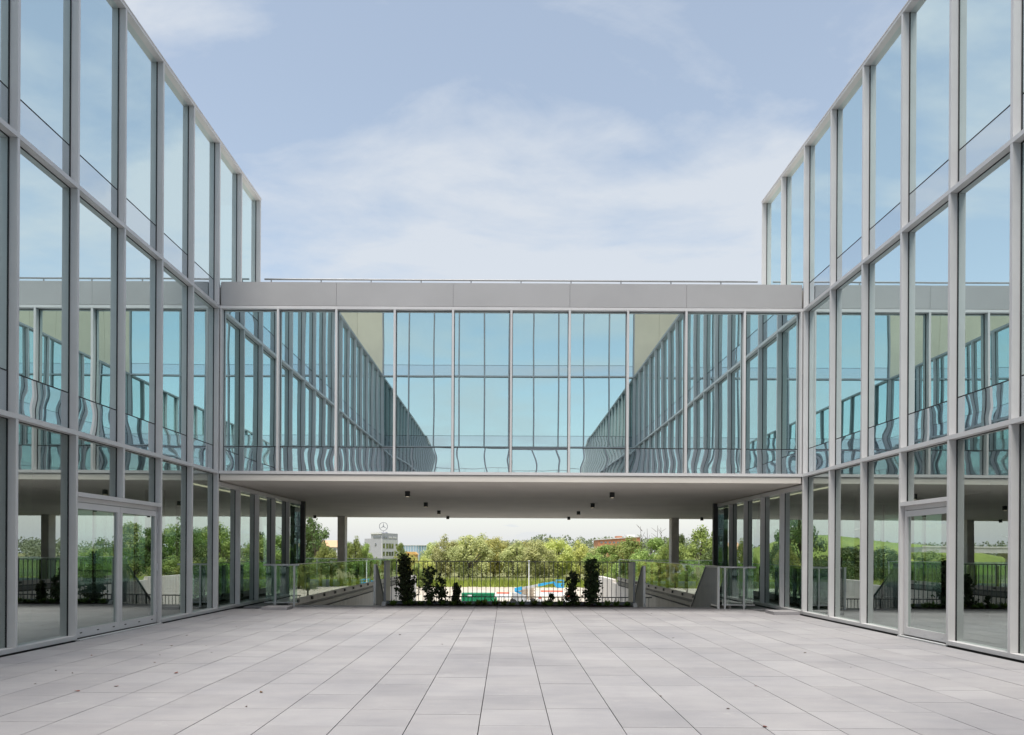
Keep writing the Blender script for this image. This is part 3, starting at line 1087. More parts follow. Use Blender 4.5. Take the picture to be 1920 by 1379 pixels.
# ------------------------------------------------------------------ loose things on the paving
for X, Y, rz, lab in ((-6.23, 19.05, 0.06, 'loose paving slab lying by the glass return, double-door side'),
                      (7.08, 18.42, -0.04, 'loose paving slab lying by the facade, single-door side')):
    o = link('loose_slab', MB().box(-0.33, 0.33, -0.33, 0.33, 0, 0.075).mesh('loose_slab', M['tile']), (X, Y, 0.004), None, (0, 0, rz))
    tag(o, lab, 'paving slab')
lf = []
for v, cc in enumerate(((0.10, 0.055, 0.025), (0.06, 0.035, 0.02), (0.16, 0.05, 0.035))):
    mb = MB()
    mb.v = [(-.03, 0, .004), (-.01, -.016, .010), (.016, -.014, .006), (.034, 0, .014), (.014, .015, .010), (-.012, .017, .004), (0, 0, .001)]
    mb.f = [(0, 1, 6), (1, 2, 6), (2, 3, 6), (3, 4, 6), (4, 5, 6), (5, 0, 6)]
    lf.append(raw_mesh(mb, 'fallen_leaf', plain('dry_leaf_%d' % v, cc, 0.8)))
spots = [(321, 1212), (300, 1229), (290, 1243), (340, 1165), (443, 1176), (145, 1297), (66, 1283), (136, 1263), (218, 1288), (490, 1299), (462, 1326),
         (172, 1230), (350, 1192), (387, 1211), (700, 1141), (848, 1163), (750, 1191), (265, 1210), (1239, 1306), (1365, 1330), (1434, 1364), (1509, 1225),
         (1595, 1252), (1417, 1287), (1222, 1151), (1262, 1197), (829, 1209), (105, 1258), (397, 1224), (330, 1263)]
for k, (x, y) in enumerate(spots):
    x2, y2 = x + 0.0055 * (y - VY), y - 0.0055 * (x - VX)
    Y = CAM.z * F_PX / (y2 - VY)
    s = rg.uniform(0.55, 1.1)
    o = link('fallen_leaf', lf[k % 3], (px(x2, Y), Y, 0.002), None, (0, 0, rg.uniform(0, 6)), (s, s, s))
    tag(o, 'small dry leaf lying on the pale paving', 'leaf', 'dry leaves scattered on the paving')

# ------------------------------------------------------------------ trees
def tree_mesh(seed, kind):
    """unit tree about 10 m tall: returns crown mesh builder and trunk mesh builder"""
    r = random.Random(seed)
    tr, pts = MB(), []
    hgt = 10.0
    if kind == 'willow':
        rx, zc, rz_, ncl = 4.6, 5.4, 4.4, 62
    elif kind == 'tall':
        rx, zc, rz_, ncl = 2.7, 5.6, 4.4, 55
    elif kind == 'airy':
        rx, zc, rz_, ncl = 3.4, 6.1, 3.9, 38
    else:
        rx, zc, rz_, ncl = 4.0, 5.5, 4.4, 60
    tr.tube([(0, 0, -0.3), (r.uniform(-.2, .2), r.uniform(-.2, .2), 2.2), (r.uniform(-.4, .4), r.uniform(-.4, .4), 5.5), (0, 0, 8.2)], [0.30, 0.22, 0.14, 0.04], 7)
    nr = []
    for c in range(ncl):
        while True:
            v = Vector((r.uniform(-1, 1), r.uniform(-1, 1), r.uniform(-1, 1)))
            if 0.25 < v.length < 1:
                break
        v *= (0.55 + 0.45 * r.random()) if r.random() < 0.35 else 1.0 / max(v.length, 0.3) * r.uniform(0.66, 0.95)
        taper = 1.0 - 0.35 * max(0, v.z)
        C = Vector((v.x * rx * taper, v.y * rx * taper, zc + v.z * rz_ * 0.92))
        if kind == 'tall':
            C.x *= 1.0 - 0.35 * max(0, v.z)
            C.y *= 1.0 - 0.35 * max(0, v.z)
        if C.z < 0.6:
            C.z = 0.6 + r.random()
        if c % 3 == 0:
            b0 = Vector((0, 0, min(7.5, max(1.6, C.z * 0.62 - 0.4))))
            tr.tube([tuple(b0), tuple(b0.lerp(C, 0.55) + Vector((0, 0, 0.25))), tuple(C)], [0.10, 0.06, 0.02], 5, cap=False)
        cr = r.uniform(0.7, 1.35) * (0.8 if kind in ('tall', 'airy') else 1.0)
        nl = int(105 * cr * cr) if kind != 'airy' else int(95 * cr)
        for q in range(nl):
            u = Vector((r.gauss(0, 1), r.gauss(0, 1), r.gauss(0, 1) + 0.25)).normalized()
            rad = cr * (r.random() ** 0.4) * (1.25 if r.random() < 0.12 else 1.0)
            d = Vector((u.x, u.y, u.z * 0.8)) * rad
            if kind == 'willow' and r.random() < 0.5:
                d.z -= abs(r.gauss(0, 0.6))
            P = C + d
            if P.z > 0.15:
                pts.append(P)
                nr.append((u + Vector((0, 0, 0.35))).normalized())
    lm = MB()
    leaves(lm, pts, 0.22 if kind != 'airy' else 0.19, r, 0.3, 1.7 if kind == 'willow' else 1.35, nr)
    return lm, tr


TM = {}
for kd, seeds in (('willow', (1, 2, 3)), ('round', (4, 5)), ('tall', (6, 7)), ('airy', (8,))):
    for sd in seeds:
        TM[(kd, sd)] = tree_mesh(sd * 31, kd)
TMM = {}


def tree(kd, sd, mat, x, Y, ytop, wpx, label, group, z0=None, reflect=0):
    """a tree whose top and width come from the photograph's survey: x column, Y depth, ytop row, wpx width"""
    z0 = ZL if z0 is None else z0
    X = px(x, Y)
    ztop = CAM.z - (ytop - VY) / F_PX * Y
    h = max(2.0, (ztop - z0) * 1.03)
    wd = {'willow': 10.2, 'round': 8.8, 'tall': 5.8, 'airy': 7.4}[kd]
    sw = wpx / F_PX * Y / wd
    place_tree(kd, sd, mat, X, Y, z0, sw, h / 10.3, label, group)


def place_tree(kd, sd, mat, X, Y, z0, sw, sh, label, group):
    t = thing('tree', (X, Y, z0), label, 'tree', group)
    k = (kd, sd, mat)
    if k not in TMM:
        lm, tr = TM[(kd, sd)]
        TMM[k] = (raw_mesh(lm, 'crown', M[mat]), raw_mesh(tr, 'trunk', M['bark']))
    rz = rg.uniform(0, 6.28)
    for nm, me in zip(('crown', 'trunk'), TMM[k]):
        o = link(nm, me, (X, Y, z0), t, (0, 0, rz), (sw, sw, sh))


G1 = 'willows beyond the yard'
wl_ = [(812, 178, 1013, 62, 2, 'leaf_willow', 'slim silvery willow behind the open leafy shrub, double-door side'),
       (838, 172, 1004, 74, 1, 'leaf_willow', 'silvery willow behind the small upright shrub before the skip'),
       (882, 166, 999, 100, 3, 'leaf_willow', 'broad silvery willow straight behind the green skip'),
       (925, 182, 1004, 84, 2, 'leaf_yellow', 'yellow-green willow behind the barrier between skip and lift'),
       (968, 176, 1014, 84, 1, 'leaf_willow', 'low silvery willow behind the turntable of the lift'),
       (1008, 170, 1007, 84, 3, 'leaf_willow', 'silvery willow behind the slender white lamp post'),
       (1046, 176, 1007, 88, 2, 'leaf_yellow', 'yellow-green willow behind the blue lift basket'),
       (1086, 180, 1012, 76, 1, 'leaf_yellow', 'yellow-green willow behind the tall shrub, single-door side'),
       (905, 205, 1001, 90, 1, 'leaf_willow', ''), (952, 210, 1010, 90, 3, 'leaf_willow', ''), (990, 208, 1012, 80, 2, 'leaf_yellow', ''),
       (1030, 212, 1010, 90, 1, 'leaf_yellow', ''), (860, 208, 1010, 80, 2, 'leaf_yellow', '')]
for x, Y, yt, w_, sd, mt, lab in wl_:
    tree('willow', sd, mt, x, Y, yt, w_, lab or 'willow crown peeking over the front row of willows', G1 if lab else 'second row of willows')
G2 = 'green trees beyond the stair, single-door side'
for kd, sd, mt, x, Y, yt, w_, lab in (('round', 4, 'leaf_green', 1130, 165, 1014, 80, 'round green tree at the near end of the orange brick block'),
                                      ('round', 5, 'leaf_green', 1176, 150, 1002, 90, 'wide green tree hiding the middle of the orange brick block'),
                                      ('round', 4, 'leaf_green', 1222, 140, 998, 90, 'green tree below the bare thin trees, single-door side'),
                                      ('willow', 2, 'leaf_willow', 1118, 172, 1022, 60, 'low silvery willow beside the last yellow-green willow, single-door side'),
                                      ('round', 5, 'leaf_green', 1262, 135, 1003, 70, 'green tree straight behind the concrete column, single-door side'),
                                      ('tall', 6, 'leaf_dark', 1276, 150, 990, 34, 'slim dark tree between the concrete column and the tall birch-like tree')):
    tree(kd, sd, mt, x, Y, yt, w_, lab, G2)
tree('tall', 7, 'leaf_green', 1316, 118, 978, 66, 'tall pale birch-like tree right beside the end of the under-bridge glass', None)
tree('round', 4, 'leaf_dark', 1352, 110, 985, 80, 'dark bushy tree behind the under-bridge glass, single-door side', None)
# left side
tree('airy', 8, 'leaf_dark', 588, 122, 958, 78, 'big dark loose tree beside the column, double-door side', None)
tree('round', 5, 'leaf_dark', 560, 128, 955, 90, 'big dense dark tree behind the end of the under-bridge glass, double-door side', None)
tree('round', 4, 'leaf_dark', 590, 134, 983, 62, 'dense dark tree behind the loose tree beside the column', None)
tree('round', 5, 'leaf_green', 612, 110, 1016, 58, 'low rounded tree below the orange roof', None)
G3 = 'maples before the star-topped office'
for x, w_, yt in ((666, 40, 1004), (690, 40, 1012), (652, 36, 1010)):
    tree('round', 4 if x != 666 else 5, 'leaf_green', x, 130, yt, w_, 'bright green maple before the star-topped office', G3)
tree('round', 4, 'leaf_green', 750, 180, 1013, 30, 'small green tree between the star-topped office and the blue glass hall', None)
G4 = 'bushes along the bank beyond the stairs'
for x, Y, yt, w_ in ((1128, 84, 1050, 60), (1165, 78, 1046, 70), (1205, 74, 1050, 70), (1250, 70, 1047, 80), (1300, 72, 1043, 90)):
    tree('round', 5, 'leaf_green', x, Y, yt, w_, 'green bush on the bank behind the glass balustrade, single-door side', G4, z0=-4.0)
for x, Y, yt, w_ in ((720, 90, 1055, 40), (752, 88, 1048, 46), (786, 96, 1052, 46), (668, 84, 1054, 44), (640, 76, 1048, 70), (595, 70, 1045, 70)):
    tree('round', 4, 'leaf_green' if x > 700 else 'leaf_dark', x, Y, yt, w_, 'green bush on the bank behind the glass balustrade, double-door side', G4, z0=-4.0)
for x, Y, yt, w_, lab in ((744, 150, 1043, 34, 'low yellow-green bush before the ochre shed'), (770, 155, 1039, 54, 'wide low yellow-green bush hiding the foot of the ochre shed'),
                          (798, 150, 1042, 44, 'low bright bush beside the first willow')):
    tree('round', 5, 'leaf_yellow', x, Y, yt, w_, lab, None)
# trees that only the wings' glass shows, off to both sides
G5 = 'trees mirrored in the double-door wing'
for k, (tn, Y, h, w_) in enumerate(((.42, 135, 13.2, 9), (.45, 128, 13.8, 9), (.475, 132, 12.6, 10), (.50, 126, 12.4, 9), (.525, 130, 13.4, 9), (.55, 128, 12.0, 9), (.58, 140, 7.5, 8), (.435, 150, 13, 9))):
    place_tree(('round', 'airy', 'round', 'tall')[k % 4], (4, 8, 5, 6)[k % 4], 'leaf_dark' if k % 2 else 'leaf_green', tn * Y - 15.3, Y, -5.5, w_ / 8.0, h / 10.3,
               'tall tree off the single-door side, mirrored in the double-door wing', G5)
G6 = 'trees mirrored in the single-door wing'
for k, (tn, Y, h, w_) in enumerate(((.435, 140, 7.0, 7), (.475, 150, 10.2, 11), (.50, 152, 9.6, 10), (.535, 146, 9.8, 10), (.575, 150, 9.0, 11), (.605, 148, 8.6, 12), (.455, 160, 7.5, 9))):
    place_tree(('round', 'round', 'willow')[k % 3], (5, 4, 1)[k % 3], 'leaf_dark' if k < 4 else 'leaf_green', -tn * Y + 15.3, Y, ZL, w_ / 8.5, h / 10.3,
               'dark tree off the double-door side, mirrored in the single-door wing', G6)

# bare dead trees
for k, (x, yt) in enumerate(((1203, 986), (1214, 990), (1230, 984), (1240, 988))):
    Y = 152
    X, zt = px(x, Y), CAM.z - (yt - VY) / F_PX * Y
    r = random.Random(60 + k)
    mb = MB()
    mb.tube([(X, Y, ZL), (X + 0.2, Y, 0), (X + r.uniform(-.6, .4), Y, zt)], [0.14, 0.09, 0.03], 5)
    for q in range(7):
        z = r.uniform(zt - 5, zt - 0.8)
        s = r.choice((-1, 1))
        mb.tube([(X + 0.1, Y, z), (X + s * r.uniform(.5, 1.3), Y + r.uniform(-.5, .5), z + r.uniform(.6, 1.6))], [0.045, 0.015], 4)
    o = mb.obj('bare_tree', M['bark'])
    tag(o, 'leafless thin tree rising above the green crowns', 'tree', 'bare trees beyond the stair')

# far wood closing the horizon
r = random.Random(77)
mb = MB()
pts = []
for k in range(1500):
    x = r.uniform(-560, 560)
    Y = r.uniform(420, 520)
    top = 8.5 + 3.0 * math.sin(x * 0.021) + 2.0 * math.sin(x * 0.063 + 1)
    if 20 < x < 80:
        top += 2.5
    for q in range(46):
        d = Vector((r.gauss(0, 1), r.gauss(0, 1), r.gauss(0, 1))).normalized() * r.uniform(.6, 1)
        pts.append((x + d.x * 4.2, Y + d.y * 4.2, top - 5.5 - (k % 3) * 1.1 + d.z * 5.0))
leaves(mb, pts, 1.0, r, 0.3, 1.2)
o = link('far_wood', raw_mesh(mb, 'far_wood', M['leaf_hazed']), (0, 0, 0))
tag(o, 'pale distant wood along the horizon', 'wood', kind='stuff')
# tall grass between the yard and the willows
mb = MB()
for k in range(9000):
    x, y = r.uniform(-75, 85), r.uniform(150, 168)
    h = r.uniform(0.9, 2.2)
    a = r.uniform(0, 3.14)
    w_ = 0.13
    i = len(mb.v)
    lx, ly = r.uniform(-.4, .4), r.uniform(-.4, .4)
    mb.v += [(x - w_ * math.cos(a), y - w_ * math.sin(a), ZL), (x + w_ * math.cos(a), y + w_ * math.sin(a), ZL), (x + lx, y + ly, ZL + h)]
    mb.f.append((i, i + 1, i + 2))
for k in range(9000):
    sx = r.choice((-1, 1))
    x, y = sx * r.uniform(7, 40), r.uniform(40.6, 47)
    h = r.uniform(0.12, 0.42)
    a = r.uniform(0, 3.14)
    w_ = 0.018
    i = len(mb.v)
    lx, ly = r.uniform(-.12, .12), r.uniform(-.12, .12)
    mb.v += [(x - w_ * math.cos(a), y - w_ * math.sin(a), -0.42), (x + w_ * math.cos(a), y + w_ * math.sin(a), -0.42), (x + lx, y + ly, -0.34 + h)]
    mb.f.append((i, i + 1, i + 2))
o = link('tall_grass', raw_mesh(mb, 'tall_grass', M['grass_blade']), (0, 0, 0))
tag(o, 'tall yellow-green grass before the willows and on the banks', 'grass', kind='stuff')

# ------------------------------------------------------------------ far buildings
def colmat(name, col, rough=0.6, **k):
    return plain(name, col, rough, **k)


M['wall_grey'] = colmat('grey_cladding', (0.40, 0.40, 0.43))
M['wall_white'] = colmat('white_cladding', (0.66, 0.65, 0.65))
M['win_dark'] = glass('far_window_glass', 0.2, c4(0.9, 0.95, 0.95), None, 0.001, (1, 1, 1), back=c4(0.05, 0.06, 0.065))
M['brick'] = colmat('orange_brick', (0.45, 0.20, 0.11), 0.8)
M['roof_orange'] = colmat('orange_roof_tile', (0.55, 0.35, 0.21), 0.8)
M['blue_glass'] = glass('blue_hall_glass', 0.3, c4(0.85, 0.95, 1), None, 0.002, (1, 1, 1), back=c4(0.22, 0.36, 0.44))

# office with the roof emblem
Y0 = 190.0
so = thing('star_office', (px(710, Y0), Y0 + 6, ZL), 'grey and white office block carrying a ringed star emblem on its roof', 'building')


def fx(x, Y=Y0):
    return px(x, Y)


def fz(y, Y=Y0):
    return CAM.z - (y - VY) / F_PX * Y


# tower: corner nearest at x~716; left face grey, right face white
xa, xb_, xc = fx(689), fx(716), fx(737)
zt, zl = fz(1001), fz(1011)
tw = MB()
tw.prism([(xa, Y0 + 5), (xb_, Y0), (xc, Y0 + 8), (xc - 4, Y0 + 14), (xa, Y0 + 14)], 2, ZL, zt)
tw.obj('tower_wall', M['wall_grey'], so)
lwg = MB().prism([(fx(672), Y0 + 8.2), (xa, Y0 + 5.2), (xa, Y0 + 13), (fx(672), Y0 + 13)], 2, ZL, zl)
lwg.obj('side_wall', M['wall_grey'], so)


def on_face(p0, p1, a0, a1, z0, z1, mat, name, out=0.12, parent=None):
    """thin upright block standing proud of a wall running p0 -> p1 (fractions a0..a1)"""
    p0, p1 = Vector((p0[0], p0[1], 0)), Vector((p1[0], p1[1], 0))
    d = (p1 - p0).normalized()
    n = Vector((d.y, -d.x, 0))
    a, b = p0.lerp(p1, a0), p0.lerp(p1, a1)
    q = [a + n * -0.05, b + n * -0.05, b + n * out, a + n * out]
    return MB().prism([(v.x, v.y) for v in q], 2, z0, z1).obj(name, mat, parent or so)


LF = ((xa, Y0 + 5), (xb_, Y0))
RF = ((xb_, Y0), (xc, Y0 + 8))
on_face(*RF, 0.0, 1.0, ZL, zt - 1.75, M['wall_white'], 'white_wall', 0.08)
on_face(*LF, 0.22, 0.92, fz(1010), fz(1006.5), M['win_dark'], 'window', 0.10)
for a in (0.12, 0.42, 0.70):
    on_face(*RF, a, a + 0.2, fz(1010.5), fz(1007), M['win_dark'] if a < 0.3 else M['wall_white'], 'window', 0.12)
for y0, y1 in ((1030, 1020.5), (1044, 1036)):
    on_face(*RF, 0.04, 0.16, fz(y0), fz(y1), M['win_dark'], 'window', 0.14)
    w1 = on_face(*RF, 0.24, 0.70, fz(y0), fz(y1), M['win_dark'], 'window', 0.14)
    for a in (0.38, 0.54):
        on_face(*RF, a, a + 0.015, fz(y0), fz(y1), M['wall_white'], 'glazing_bar', 0.18)
    on_face(*RF, 0.84, 0.95, fz(y0) + 0.7, fz(y1), M['win_dark'], 'window', 0.14)
on_face(*LF, 0.38, 0.5, fz(1025), fz(1020), M['win_dark'], 'window', 0.10)
on_face(LF[0], LF[1], 0.0, 1.0, zt - 0.25, zt + 0.15, M['wall_white'], 'parapet', 0.2)
MB().box(fx(703), fx(716), Y0 + 6, Y0 + 9, zt, zt + 0.45).obj('roof_plant', M['wall_grey'], so)
# ring and three-pointed star
ex, ez, er = fx(709.6), fz(987), 8.0 / F_PX * Y0
ring = MB()
N = 40
ring.tube([(ex + er * math.cos(2 * math.pi * k / N), Y0 + 7.5, ez + er * math.sin(2 * math.pi * k / N)) for k in range(N + 1)], 0.085, 6, cap=False)
em = ring.obj('emblem_ring', M['steel'], so)
stp = []
for k in range(6):
    a = math.pi / 2 + k * math.pi / 3
    rr_ = er * 0.97 if k % 2 == 0 else er * 0.13
    stp.append((ex + rr_ * math.cos(a), ez + rr_ * math.sin(a)))
MB().prism(stp, 1, Y0 + 7.42, Y0 + 7.58).obj('emblem_star', M['steel'], so)
MB().tube([(ex, Y0 + 7.5, zt), (ex, Y0 + 7.5, ez - er)], 0.07, 6).obj('emblem_mast', M['steel'], so)

# house with orange roof
Y = 230.0
hh = thing('tiled_house', (px(616, Y), Y, ZL), 'house with an orange tiled roof between the trees near the column', 'building')
xa, xb_ = px(602, Y), px(634, Y)
MB().box(xa, xb_, Y, Y + 7, ZL, fz(1027, Y)).obj('wall', M['wall_white'], hh)
MB().prism([(Y - 0.4, fz(1028, Y)), (Y + 7.4, fz(1028, Y)), (Y + 3.5, fz(1015, Y))], 0, xa - 0.3, xb_ + 0.3).obj('roof', M['roof_orange'], hh)
for a in (0.2, 0.45, 0.7):
    q = xa + (xb_ - xa) * a
    MB().box(q, q + 0.9, Y - 0.08, Y + 0.05, fz(1036, Y), fz(1030, Y)).obj('window', M['win_dark'], hh)
# long blue glass hall
Y = 260.0
bh = thing('glass_hall', (px(778, Y), Y, ZL), 'low pale blue glass hall with white posts under the distant wood', 'building')
xa, xb_ = px(755, Y), px(812, Y)
MB().box(xa, xb_, Y, Y + 12, ZL, fz(1024, Y)).obj('glass_wall', M['blue_glass'], bh)
MB().box(xa - 0.2, xb_ + 0.2, Y - 0.3, Y + 12.2, fz(1024, Y), fz(1023, Y)).obj('roof', M['wall_white'], bh)
for k in range(12):
    q = xa + (xb_ - xa) * k / 11.5
    MB().box(q, q + 0.14, Y - 0.12, Y - 0.005, ZL, fz(1024, Y)).obj('post', M['wall_white'], bh)
# ochre shed in front of it
Y = 235.0
sh = thing('ochre_shed', (px(769, Y), Y, ZL), 'low ochre shed standing before the pale blue glass hall', 'shed')
xa, xb_ = px(756, Y), px(781, Y)
MB().box(xa, xb_, Y, Y + 4, ZL, fz(1041, Y)).obj('wall', colmat('ochre_boards', (0.55, 0.33, 0.10)), sh)
MB().prism([(xa - .3, fz(1041, Y)), (xb_ + .3, fz(1041, Y)), (xb_ - .6, fz(1036, Y)), (xa + .9, fz(1036, Y))], 1, Y - .3, Y + 4.3).obj('roof', colmat('ochre_roof', (0.6, 0.36, 0.12)), sh)
MB().box(px(761, Y), px(764, Y), Y - .05, Y + .02, fz(1043, Y), fz(1038.5, Y)).obj('window', M['win_dark'], sh)
# brick block
Y = 300.0
bb = thing('brick_block', (px(1160, Y), Y, ZL), 'long orange brick block with roof plant above the green trees', 'building')
xa, xb_ = px(1121, Y), px(1200, Y)
MB().prism([(xa, ZL), (xb_, ZL), (xb_, fz(1006, Y)), (xa, fz(1012, Y))], 1, Y, Y + 14).obj('wall', M['brick'], bb)
MB().prism([(xa - .3, fz(1012, Y)), (xb_ + .3, fz(1006, Y)), (xb_ + .3, fz(1004.6, Y)), (xa - .3, fz(1010.6, Y))], 1, Y - .4, Y + 14.4).obj('roof_edge', M['wall_white'], bb)
for k in range(9):
    q = xa + 1.0 + (xb_ - xa - 2) * k / 9
    MB().box(q, q + 1.0, Y - .06, Y + .03, fz(1018, Y), fz(1015, Y)).obj('window', M['win_dark'], bb)
MB().box(px(1176, Y), px(1192, Y), Y + 2, Y + 8, fz(1006, Y), fz(1001.5, Y)).obj('roof_plant', M['wall_white'], bb)
MB().box(px(1158, Y), px(1168, Y), Y + 2, Y + 8, fz(1008, Y), fz(1004, Y)).obj('roof_plant', M['brick'], bb)

# ------------------------------------------------------------------ yard: boom lift, skip, barriers, lamp post, van
M['blue'] = colmat('blue_lift_paint', (0.03, 0.36, 0.66), 0.35)
M['green'] = colmat('green_skip_paint', (0.0, 0.20, 0.085), 0.5)
M['red'] = colmat('red_stripe', (0.62, 0.09, 0.03), 0.5)
M['lift_grey'] = colmat('lift_grey', (0.45, 0.46, 0.47), 0.4)
M['tyre'] = colmat('tyre', (0.02, 0.02, 0.02), 0.8)

Y = 92.0
x0, x1 = px(866, Y), px(927, Y)
zt = fz(1113.5, Y)
sk = thing('green_skip', ((x0 + x1) / 2, Y, ZL), 'green steel waste container with ribbed sides in the yard', 'container')
mb = MB()
mb.box(x0, x1, Y, Y + 2.2, ZL + 0.2, zt)
mb.obj('body', M['green'], sk)
for k in range(9):
    q = x0 + (x1 - x0) * (k + .5) / 9
    box('rib', q - .05, q + .05, Y - .07, Y - .001, ZL + 0.25, zt - .12, M['green'], sk)
box('rim', x0 - .05, x1 + .05, Y - .09, Y + .05, zt - .10, zt + .03, M['green'], sk)
box('label_plate', px(877, Y), px(885, Y), Y - .10, Y - .075, fz(1119, Y), fz(1116, Y), M['white'], sk)
box('side_step', x1 + .06, x1 + .35, Y + .1, Y + 2, ZL + 0.2, fz(1122, Y), M['green'], sk)
for sxx in (x0 + .3, x1 - .3):
    box('skid', sxx - .12, sxx + .12, Y, Y + 2.2, ZL, ZL + .2, M['dark_steel'], sk)

Y = 100.0
bl = thing('boom_lift', (px(985, Y), Y, ZL), 'blue and grey telescopic boom lift with its boom stretched low over the yard', 'lift')


def P(x, y, dy=0.0):
    X, Z = px(x, Y, y)
    return (X, Y + dy, Z)


a, b = P(965, 1106), P(1039, 1091.5)
va, vb = Vector(a), Vector(b)


def seg(f0, f1, h, w, mat, name):
    p, q = va.lerp(vb, f0), va.lerp(vb, f1)
    mb = MB()
    mb.prism([(p.x, p.z - h), (q.x, q.z - h), (q.x, q.z + h), (p.x, p.z + h)], 1, Y - w, Y + w)
    mb.obj(name, mat, bl)


seg(0.0, 0.18, 0.24, 0.25, M['blue'], 'boom_base')
seg(0.18, 0.60, 0.15, 0.20, M['lift_grey'], 'boom_section')
seg(0.60, 0.80, 0.18, 0.22, M['blue'], 'boom_sleeve')
seg(0.80, 1.0, 0.12, 0.16, M['blue'], 'boom_tip')
MB().tube([b, P(1042, 1098), P(1047, 1100)], 0.14, 6).obj('jib', M['blue'], bl)
ba = MB()
c = Vector(P(1050, 1101))
for dx in (-.5, .5):
    for dy in (-.8, .8):
        ba.box(c.x + dx - .03, c.x + dx + .03, Y + dy - .03, Y + dy + .03, c.z, c.z + 1.0)
for z in (0.0, .5, .97):
    ba.box(c.x - .5, c.x + .5, Y - .83, Y - .77, c.z + z, c.z + z + .05)
    ba.box(c.x - .5, c.x + .5, Y + .77, Y + .83, c.z + z, c.z + z + .05)
    for dx in (-.5, .5):
        ba.box(c.x + dx - .03, c.x + dx + .03, Y - .8, Y + .8, c.z + z, c.z + z + .05)
ba.box(c.x - .5, c.x + .5, Y - .8, Y + .8, c.z - .06, c.z)
ba.box(c.x - .45, c.x + .1, Y - .86, Y - .8, c.z + .05, c.z + .6)
ba.obj('basket', M['blue'], bl)
tz = P(965, 1110)[2]
MB().prism([(px(960, Y), tz - .1), (px(988, Y), tz - .5), (px(988, Y), tz - 1.2), (px(962, Y), tz - 1.2)], 1, Y - .7, Y + .7).obj('turntable', M['lift_grey'], bl)
MB().tube([P(966, 1108), P(978, 1113)], 0.16, 6).obj('lift_cylinder', M['blue'], bl)
MB().box(px(958, Y), px(1006, Y), Y - .9, Y + .9, ZL + .45, tz - 1.22).obj('chassis', M['lift_grey'], bl)
for x in (963, 1000):
    for dy in (-1.1, 1.1):
        X = px(x, Y)
        MB().tube([(X, Y + dy - .18, ZL + .5), (X, Y + dy + .18, ZL + .5)], 0.5, 16).obj('wheel', M['tyre'], bl)


def barrier(xa, xb_, Y, label, h=0.95):
    X0, X1 = px(xa, Y), px(xb_, Y)
    t = thing('barrier', ((X0 + X1) / 2, Y, ZL), label, 'barrier')
    mb = MB()
    mb.prism([(Y - .28, ZL + .02), (Y + .28, ZL + .02), (Y + .10, ZL + h), (Y - .10, ZL + h)], 0, X0, X1)
    mb.obj('body', M['white'], t)
    MB().prism([(Y - .19, ZL + h * .80), (Y - .105, ZL + h + .004), (Y + .105, ZL + h + .004), (Y + .19, ZL + h * .80), ], 0, X0 + .2, X1 - .2).obj('red_band', M['red'], t)


barrier(929, 958, 116, 'white barrier with a red band between the green skip and the lift')
barrier(1012, 1058, 122, 'long white barrier with a red band behind the lift boom')
barrier(1008, 1018, 104, 'short white barrier with a red band beside the lift chassis')
barrier(1058, 1075, 108, 'white barrier with a red band behind the sparse shrub')
for i, (xa, xb_, Y, h) in enumerate(((972, 1003, 112, 1.5),)):
    X0, X1 = px(xa, Y), px(xb_, Y)
    lab = ('stack of pale timber pallets behind the lift', 'long white tarpaulin heap behind the red-banded barriers', 'low pale sand heap behind the green skip')[i]
    t = thing(('pallet_stack', 'tarpaulin_heap', 'sand_heap')[i], ((X0 + X1) / 2, Y, ZL), lab, ('pallets', 'tarpaulin', 'heap')[i])
    if i == 0:
        for q in range(9):
            box('pallet', X0, X1 - (q % 2) * .15, Y, Y + 1.2, ZL + .02 + q * .22, ZL + .02 + q * .22 + .14, colmat('pallet_wood', (.42, .34, .25)) if q == 0 else bpy.data.materials['pallet_wood'], t)
    else:
        mb = MB()
        rr_ = random.Random(i)
        for a in range(13):
            for b in range(5):
                u, v = a / 12, b / 4
                mb.v.append((X0 + (X1 - X0) * u, Y + 4 * v, ZL + .02 + h * math.sin(math.pi * u) ** .5 * math.sin(math.pi * v) * rr_.uniform(.75, 1)))
        for a in range(12):
            for b in range(4):
                mb.f.append((a * 5 + b, a * 5 + 5 + b, a * 5 + 6 + b, a * 5 + 1 + b))
        mb.obj('cover', M['white'] if i == 1 else M['sand'], t, True)

Y = 74.0
lp = thing('lamp_post', (px(992, Y), Y, ZL), 'slender white lamp post rising from the yard behind the fence', 'lamp post')
MB().tube([(px(992, Y), Y, ZL), (px(992, Y), Y, fz(1052, Y))], [0.075, 0.05], 10).obj('pole', M['white'], lp)
MB().box(px(992, Y) - .09, px(992, Y) + .09, Y - .12, Y + .12, fz(1053, Y), fz(1051, Y)).obj('lamp_head', M['white'], lp)

Y = 205.0
vx = px(706, Y)
zb = ZL
vn = thing('white_van', (vx, Y, zb), 'white delivery van parked far off before the star-topped office, seen through the balustrade', 'van')
MB().prism([(vx - .9, zb + .35), (vx + 1.6, zb + .35), (vx + 1.6, zb + 1.0), (vx + 1.1, zb + 1.15), (vx + .7, zb + 1.9), (vx - .9, zb + 1.95)], 1, Y, Y + 1.9).obj('body', M['white'], vn)
MB().prism([(vx + .45, zb + 1.2), (vx + .95, zb + 1.2), (vx + .66, zb + 1.7), (vx + .45, zb + 1.7)], 1, Y - .02, Y + 1.92).obj('side_window', M['win_dark'], vn)
for dx in (-.5, 1.1):
    for dy in (.12, 1.78):
        MB().tube([(vx + dx, Y + dy - .12, zb + .33), (vx + dx, Y + dy + .12, zb + .33)], .33, 14).obj('wheel', M['tyre'], vn)

